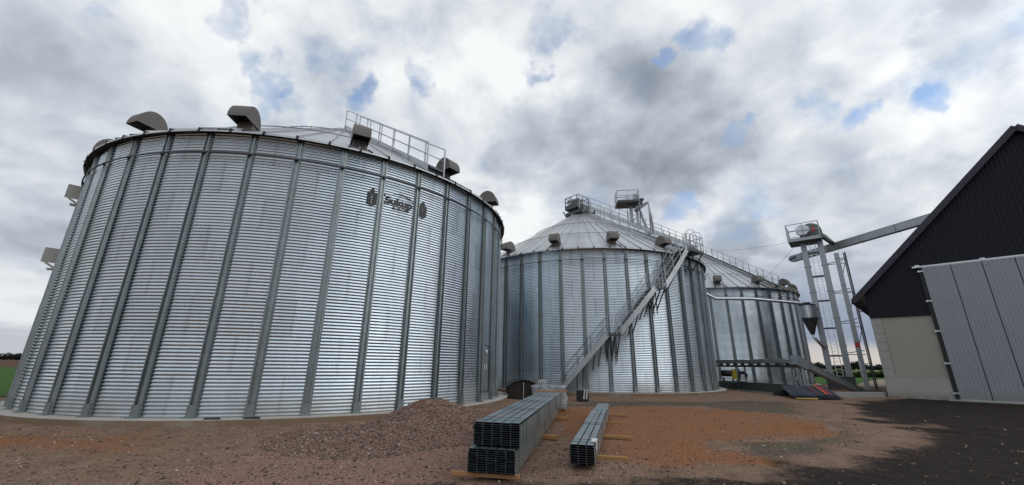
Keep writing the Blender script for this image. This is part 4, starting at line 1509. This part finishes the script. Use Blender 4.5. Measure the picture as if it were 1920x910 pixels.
# ------------------------------------------------------------------ barn
def barn():
    d = Vector((.6976, -.7165, 0)); ang = math.atan2(d.y, d.x)
    t = thing('barn', 'black clad barn with pale rendered base and grey sliding doors', 'barn', (24.28, 27.22, 0), ang)
    # local x along the gable, +y into the barn; wall face at y = 0
    S0, S1, RZ, EZ, RS = 0.0, 17.34, 15.62, 6.95, 8.67
    D = 26.0
    m = MB()
    m.box((1.55, .15, (5.05 + 1.18) / 2), (2.95, .30, 5.05 - 1.18)); m.box((15.8, .15, 3.1), (3.0, .30, 3.87)); m.box((.15, D / 2 + .16, 3.0), (.30, D - .30, 6.0)); m.box((S1 - .15, D / 2 + .16, 3.0), (.30, D - .30, 6.0))
    m.build('rendered_wall', MAT['stucco'], t)
    m = MB(); m.box((1.46, .11, .56), (3.02, .34, 1.24)); m.build('plinth', MAT['plinth'], t, bevel=.015)
    z = 1.20; hq = (5.05 - 1.20) / 7
    for k in range(7):
        m = MB(); m.box((.262, .13, z + hq / 2), (.545, .30, hq - .018)); m.build('corner_block', MAT['plinth'], t); z += hq
    m = MB(); m.box((.27, .14, 3.1), (.52, .28, 3.8)); m.box((.548, .145, 3.1), (.02, .3, 3.8)); m.box((1.5, .14, 1.183), (2.9, .3, .012)); m.build('mortar_joint', MAT['joint'], t)
    # gable cladding: trapezoid ribs, cut to the roof line
    m = MB(); p = .20; x = -.02; n = 0
    def top(x): return EZ + .33 + (min(x, 2 * RS - x)) * 1.0 - .42
    while x < S1:
        for (a, b_, dep) in ((x, x + .12, .0), (x + .12, x + .20, -.035)):
            b2 = min(b_, S1)
            if 3.0 <= (a + b_) / 2 <= 14.3: zb = 8.02
            else: zb = 5.03
            y = -.02 + dep
            m.add([(a, y, zb), (b2, y, zb), (b2, y, top(b2)), (a, y, top(a)), (a, .2, zb), (b2, .2, zb), (b2, .2, top(b2)), (a, .2, top(a))],
                  [(0, 1, 2, 3), (7, 6, 5, 4), (0, 4, 5, 1), (1, 5, 6, 2), (2, 6, 7, 3), (3, 7, 4, 0)])
        x += p
    m.box((1.48, -.035, 5.02), (3.0, .10, .05))
    m.build('gable_cladding', MAT['clad'], t)
    # roof slabs
    roofm = MB(); hz = .26
    for s_ in (-1, 1):
        ex = RS - s_ * (RS + .62); ez = 6.30; rz = 15.80
        poly = [(ex, ez), (RS, rz - .0), (RS, rz - hz), (ex, ez - hz)]
        if s_ < 0: poly = [(RS, rz), (ex, ez), (ex, ez - hz), (RS, rz - hz)]
        roofm.prism(poly, -.30, D)
    # standing ribs on the roof
    for s_ in (-1, 1):
        y = .0
        while y < D:
            ex = RS - s_ * (RS + .60)
            roofm.bar((ex, y, 6.34), (RS, y, 15.84), .05, .05); y += 1.0
    rf = roofm.build('roof', MAT['verge'], t)
    m = MB()
    for s_ in (-1, 1):
        ex = RS - s_ * (RS + .66)
        m.bar((ex, -.33, 6.13), (RS, -.33, 15.75), .05, .34, (0, 0, 1))
    m.build('barge_board', MAT['verge'], rf)
    m = MB(); m.tube([(-.70, -.30, 6.10), (-.70, D, 6.10)], .075, 8); m.bar((-.1, -.25, 5.85), (-.66, -.25, 6.05), .05); m.build('gutter', MAT['clad'], rf)
    m = MB(); m.box((-.32, D / 2, 5.98), (.64, D, .03)); m.build('soffit', MAT['clad'], rf)
    # doors
    for k in range(9):
        x0 = 3.10 + k * 1.275
        if x0 > 14: break
        m = MB(); m.box((x0 + .622, -.17, 4.02), (1.222, .06, 7.86))
        dr = m.build('sliding_door_panel', MAT['door'], t)
        m = MB(); m.box((x0 + .012, -.155, 4.02), (.014, .085, 7.90)); m.box((x0 + .632, -.155, 7.97), (1.25, .085, .03)); m.box((x0 + .632, -.155, .08), (1.25, .085, .05))
        m.build('door_edge', MAT['steel_light'], dr)
    m = MB(); m.box((8.6, -.08, 4.0), (11.4, .06, 8.0)); m.box((3.0, -.08, 3.98), (.17, .10, 7.9)); m.build('door_backing', MAT['black'], t)
    m = MB(); m.box((8.6, -.16, 8.06), (11.9, .12, .07)); m.box((8.6, -.24, 8.02), (11.9, .02, .05))
    for x in (2.9, 5.7, 8.3, 10.9, 13.5): m.box((x, -.12, 8.12), (.22, .16, .10))
    m.build('door_rail', MAT['steel_light'], t)
    for z in (7.75, 5.85, 4.0, 2.1, .42):
        m = MB(); m.box((2.98, -.20, z), (.26, .05, .07)); m.box((2.90, -.16, z), (.06, .12, .12)); m.build('door_bracket', MAT['steel_light'], t)
    m = MB(); m.box((8.6, -.35, .03), (12.0, .62, .07)); m.build('threshold', MAT['conc2'], t)


barn()


# ------------------------------------------------------------------ bundles of channel steel
def bundle(loc, rz, L, cols, rows, cw, ch, name_label, group, straps, extra=None):
    t = thing('channel_bundle', name_label, 'steel profiles', loc, rz, group)
    # local: +y along the length, x across, z up; channels are open thin-walled sections
    m = MB(); th = .0012
    for c in range(cols):
        for r in range(rows):
            gp = .011 if r == rows - 1 else .0025
            x0 = (c - cols / 2) * cw + gp; z0 = r * ch; w = cw - 2 * gp; h = ch - .0015
            y0 = random.uniform(-.012, .012); y1 = L + random.uniform(-.02, .02)
            z0 += random.uniform(-.001, .001)
            lst = [(x0, x0 + w, z0 + h - th, z0 + h), (x0, x0 + .0013, z0, z0 + h - th), (x0 + w - .0013, x0 + w, z0, z0 + h - th)]
            for (a, b_, c0, c1) in lst:
                m.add([(a, y0, c0), (b_, y0, c0), (b_, y0, c1), (a, y0, c1), (a, y1, c0), (b_, y1, c0), (b_, y1, c1), (a, y1, c1)],
                      [(0, 1, 2, 3), (7, 6, 5, 4), (0, 4, 5, 1), (1, 5, 6, 2), (2, 6, 7, 3), (3, 7, 4, 0)])
    m.build('channel_stack', MAT['channel'], t)
    # added flat black block just inside the ends stands in for shade between channels
    m = MB(); m.box((0, L / 2, rows * ch / 2), (cols * cw - .022, L - .08, rows * ch - .012)); m.build('shade_core', MAT['void'], t)
    W = cols * cw / 2 + .006; H = rows * ch + .006
    for k, y in enumerate(straps):
        m = MB()
        for (a, b_) in (((-W, -.004), (-W, H)), ((-W, H), (W, H)), ((W, H), (W, -.004))):
            m.bar((a[0], y, a[1]), (b_[0], y, b_[1]), .018, .004, (1, 0, 0) if a[0] == b_[0] else (0, 0, 1))
        m.build('strap', MAT['strap_green'] if k in (0,) else MAT['strap_black'], t)
    return t


A1 = -math.atan2(.19, .98)
G = 'strapped bundles of galvanised channels'
bundle((-.285, 6.98, .10), A1, 8.5, 5, 11, .153, .0325, 'lower bundle of galvanised channels in the large stack, resting on timber', G, (.35, 2.2, 4.1, 6.0, 7.9))
bundle((-.215, 7.08, .475), A1 - .012, 8.4, 5, 11, .155, .0325, 'upper bundle of galvanised channels on top of the large stack', G, (.30, .62, 2.0, 2.3, 3.9, 4.2, 5.8, 6.1, 7.7))
A2 = -math.atan2(2.0, 7.45)
tb = bundle((1.27, 7.74, .075), A2, 8.0, 3, 9, .143, .037, 'small narrow bundle of galvanised channels on its own timber bearers', G, (.25, .5, 2.6, 2.9, 4.9, 6.9))
m = MB(); m.box((-.13, 4.1, .352), (.14, 2.6, .028)); m.box((.05, 6.9, .352), (.38, 1.9, .028)); m.build('loose_channel', MAT['channel'], tb)
m = MB(); m.box((.19, .42, .345), (.10, .34, .014)); m.box((.226, .36, .28), (.014, .22, .16)); m.build('white_wrap', MAT['white'], tb)


def bearer(x0, y0, x1, y1, label, s_=.085, z=None):
    m = MB(); L = math.hypot(x1 - x0, y1 - y0)
    m.box((L / 2, 0, s_ / 2), (L, s_ * 1.15, s_))
    o = m.build('timber_bearer', MAT['timber'], None, bevel=.006)
    o.location = (x0, y0, .0 if z is None else z); o.rotation_euler = (0, 0, math.atan2(y1 - y0, x1 - x0))
    return tag(o, label, 'timber', 'timber bearers under the channel bundles')


bearer(-.93, 7.24, .16, 7.02, 'orange timber bearer under the front end of the large stack', .06, .03)
bearer(.1, 10.95, 1.18, 10.72, 'timber bearer whose end sticks out midway along the large stack', .09)
bearer(.8, 14.5, 1.95, 14.28, 'timber bearer under the far part of the large stack', .09)
bearer(.9, 15.05, 2.0, 14.82, 'brown plank laid across the top of the far end of the large stack', .05, .84)
bearer(1.25, 8.74, 2.28, 8.50, 'timber bearer nearest the front of the small channel bundle', .07)
bearer(1.9, 11.15, 3.02, 10.88, 'long timber bearer second from the front under the small bundle', .07)
bearer(2.5, 13.7, 3.55, 13.42, 'timber bearer third from the front under the small bundle', .07)
bearer(3.1, 15.9, 4.35, 15.62, 'timber bearer farthest back under the small bundle', .06)


def wrapped_pallet():
    t = thing('wrapped_pallet', 'plastic-wrapped pallet of sheets standing behind the large channel stack', 'pallet', (1.55, 16.7, 0), R(-10))
    bm = bmesh.new(); bmesh.ops.create_cube(bm, size=1); bmesh.ops.subdivide_edges(bm, edges=bm.edges, cuts=9, use_grid_fill=True)
    for v in bm.verts:
        v.co.x *= 1.25; v.co.y *= 1.1; v.co.z = v.co.z * .84 + .55
        n = .035 * math.sin(v.co.x * 17 + v.co.z * 9) + .03 * math.sin(v.co.y * 23 + v.co.x * 11) + random.uniform(-.02, .02)
        v.co.x += n; v.co.y += n * .6
    me = bpy.data.meshes.new('plastic_wrap'); bm.to_mesh(me); bm.free(); me.materials.append(MAT['wrap'])
    me.polygons.foreach_set('use_smooth', [True] * len(me.polygons))
    o = bpy.data.objects.new('plastic_wrap', me); COL.objects.link(o); o.parent = t
    m = MB()
    for y in (-.45, 0, .45): m.box((0, y, .06), (1.3, .1, .12))
    for x in (-.5, -.2, .1, .4): m.box((x, 0, .13), (.14, 1.1, .02))
    m.build('pallet_base', MAT['timber'], t)


wrapped_pallet()


def round_tank():
    t = thing('dark_drum', 'dark rust-brown round-topped drum lying behind the large channel stack', 'drum', (.62, 22.6, 0), R(8))
    bm = bmesh.new()
    bmesh.ops.create_cone(bm, cap_ends=True, segments=28, radius1=.78, radius2=.78, depth=1.5, matrix=Matrix.Translation((0, 0, .45)) @ Matrix.Rotation(PI / 2, 4, 'X'))
    for v in bm.verts: v.co.z = (v.co.z - .45) * .62 + .46 + .02 * math.sin(v.co.x * 13)
    me = bpy.data.meshes.new('drum_shell'); bm.to_mesh(me); bm.free(); me.materials.append(MAT['rust'])
    o = bpy.data.objects.new('drum_shell', me); COL.objects.link(o); o.parent = t
    m = MB(); m.bar((-.05, -.80, 0), (-.05, -.80, .85), .035); m.build('stay', MAT['steel_light'], t)
    m = MB(); q = []
    for i in range(13):
        a = R(20 + 140 * i / 12); q.append((.84 * math.cos(a) - .05, .47 + .52 * math.sin(a)))
    q += [(.80 * math.cos(R(160 - 140 * i / 12)) - .05, .47 + .485 * math.sin(R(160 - 140 * i / 12))) for i in range(13)]
    m.prism(q, -.86, .80); m.build('cover', MAT['black'], t)


round_tank()


def box_bundle(loc, rz, size, label, strap=True, n=5):
    t = thing('plastic_crate', label, 'crate', loc, rz, 'black crates by the middle silo')
    m = MB(); h = size[2] / n
    for k in range(n):
        m.box((random.uniform(-.01, .01), 0, h * (k + .5)), (size[0] * (1 if k % 2 else .96), size[1] * .98, h * .86))
    m.box((0, 0, size[2] / 2), (size[0] * .92, size[1] * .92, size[2] * .98))
    m.build('crate_body', MAT['black'], t, bevel=.01)
    if strap:
        for x in (-.05, .16):
            m = MB(); m.bar((x * size[0] + .1, -size[1] / 2 - .01, .1), (x * size[0] + .16, -size[1] / 2 - .01, size[2]), .06, .01, (0, 1, 0)); m.bar((x * size[0] + .16, -size[1] / 2, size[2] + .008), (x * size[0] + .22, size[1] / 2, size[2] + .008), .06, .012)
            m.build('white_strap', MAT['white'], t)
    return t


box_bundle((.22, 22.1, 0), R(4), (.58, .6, .62), 'plain black crate left of the dark round drum', False)
box_bundle((3.72, 21.9, 0), R(-12), (.62, .55, .50), 'black crate with white straps by the middle silo foundation', True)
t = thing('strap_bundle', 'pale looped straps hanging over the dark drum end', 'straps', (1.55, 21.6, 0), 0)
m = MB()
for i in range(4): m.tube([(.1 * i - .15, 0, .62), (.1 * i - .10, -.05, .90), (.1 * i - .06, 0, 1.02), (.1 * i, .05, .85), (.1 * i - .03, .0, .6)], .022, 6)
m.build('strap_loop', MAT['white'], t)
m = MB(); m.box((0, .15, .3), (.55, .35, .6)); m.build('carton', MAT['black'], t)

# slotted scraps on the foundation rim and a few bright stones
for k, (x, y, a, lb) in enumerate(((-8.05, 11.72, .08, 'left of two small steel offcuts on the near silo foundation rim'), (-7.1, 11.93, .18, 'right of two small steel offcuts on the near silo foundation rim'))):
    m = MB(); m.box((0, 0, .012), (.42, .05, .02)); m.box((0, .03, .03), (.42, .006, .04))
    o = m.build('steel_offcut', MAT['steel_dark']); o.location = (x, y, FOUND_TOP); o.rotation_euler = (0, 0, a)
    tag(o, lb, 'offcut', 'steel offcuts on the foundation')


# ------------------------------------------------------------------ guy wires
def wire(p, q, label, sag=.25):
    p, q = Vector(p), Vector(q); pts = []
    for i in range(13):
        f_ = i / 12; v = p.lerp(q, f_); v.z -= sag * 4 * f_ * (1 - f_); pts.append(v)
    m = MB(); m.tube(pts, .012, 5)
    return tag(m.build('guy_wire', MAT['steel_dark']), label, 'wire', 'guy wires of the elevator head')


wire((27.1, 37.3, 13.5), (23.0, 46.0, 15.0), 'upper guy wire from the elevator platform to the far silo peak')
wire((27.9, 37.2, 13.4), (25.0, 41.2, 9.6), 'steep guy wire from the elevator platform to the far silo eave')
wire((27.0, 36.5, 7.45), (25.6, 39.0, 9.1), 'short guy wire from the cyclone lid to the far silo eave', .02)

# ------------------------------------------------------------------ foam scraps at the far silo eave
m = MB()
for i in range(9):
    a = R(-73 + i * 3.9); r = 9.82
    m.box((r * math.cos(a) + random.uniform(-.05, .05), r * math.sin(a), roof_z(9.72) + .10 + random.uniform(-.03, .03)), (.16, random.uniform(.3, .7), .10), a + random.uniform(-.3, .3))
o = m.build('eave_foam', plain('pale_foam', (.50, .46, .36), .8)); o.location = (SILOS[2][0], SILOS[2][1], 0)
tag(o, 'pale foam sealing strip along the eave of the far silo', 'foam strip')


# ------------------------------------------------------------------ trees and hedge
def leafy(m_v, m_f, c, rad, n, size, g):
    """scatter small leaf clump faces through an ellipsoid"""
    d = g.normal(size=(n, 3)); d /= np.linalg.norm(d, axis=1)[:, None]
    rr = g.random(n) ** .42
    p = np.array(c) + d * rr[:, None] * np.array(rad)
    k = sum(len(a) for a in m_v)
    u = g.normal(size=(n, 3)); u /= np.linalg.norm(u, axis=1)[:, None]
    w = np.cross(u, d); w /= (np.linalg.norm(w, axis=1)[:, None] + 1e-6)
    s_ = size * (.6 + .8 * g.random((n, 1)))
    vs = np.stack([p - u * s_ - w * s_ * .7, p + u * s_ - w * s_ * .5, p + u * s_ * .8 + w * s_, p - u * s_ * .7 + w * s_ * .8], 1).reshape(-1, 3)
    m_v.append(vs); m_f.append(np.arange(n * 4).reshape(-1, 4) + k)


def tree(loc, h, w, seed, label, group, leaf_n=420, mat='farleaf', name='tree'):
    g = np.random.default_rng(seed)
    t = thing(name, label, 'tree', loc, 0, group)
    m = MB(); th = h * .35
    m.tube([(0, 0, -.1), (.02 * h, 0, th * .5), (0, 0, th), (.03 * h, .02 * h, h * .75)], [h * .035, h * .026, h * .02, h * .006], 7)
    for k in range(5):
        a = 2 * PI * k / 5 + g.random(); m.tube([(0, 0, th * (.8 + .1 * k)), (w * .3 * math.cos(a), w * .3 * math.sin(a), th + h * .25 + .04 * k * h)], [h * .014, h * .004], 5)
    m.build('trunk', MAT['bark'], t)
    V, F = [], []
    for k in range(9):
        a = 2 * PI * g.random(); rr = w * .32 * g.random() ** .5
        leafy(V, F, (rr * math.cos(a), rr * math.sin(a), h * (.38 + .42 * g.random())), (w * .30, w * .30, h * .2), leaf_n // 9, h * .045, g)
    fastmesh('crown', np.concatenate(V), np.concatenate(F), MAT[mat], t, False)
    return t


def treeline(name, p, q, n, h, seed, label, mat='farleaf', dens=260):
    g = np.random.default_rng(seed); V, F = [], []
    for i in range(n):
        f_ = (i + g.random() * .6) / n
        hh = h * (.55 + .6 * g.random() * (.6 + .4 * math.sin(i * .7)))
        leafy(V, F, (p[0] + (q[0] - p[0]) * f_, p[1] + (q[1] - p[1]) * f_ + g.normal() * h * .5, hh * .5), (h * .75, h * .75, hh * .55), dens, h * .085, g)
    o = fastmesh(name, np.concatenate(V), np.concatenate(F), MAT[mat], None, False)
    return tag(o, label, 'trees', kind='stuff')


treeline('far_woodland', (-820, 330), (-420, 620), 60, 11, 11, 'distant dark wood along the horizon at far left')
treeline('far_woodland', (330, 560), (780, 560), 70, 9, 12, 'distant dark wood along the horizon between elevator and barn')
treeline('field_hedge', (48, 88), (112, 84), 60, 1.7, 13, 'low dark green hedge across the field beyond the elevator', 'leaf', 320)
G2 = 'field trees behind the elevator'
tree((170, 186, 0), 6.8, 6.5, 31, 'bushy dark tree rising over the hedge just left of the barn corner', G2)
tree((186, 190, 0), 6.0, 6.0, 32, 'lower round tree whose crown meets the barn corner', G2)
tree((156, 190, 0), 5.2, 6.5, 33, 'small dark tree nearest the elevator posts beyond the hedge', G2)
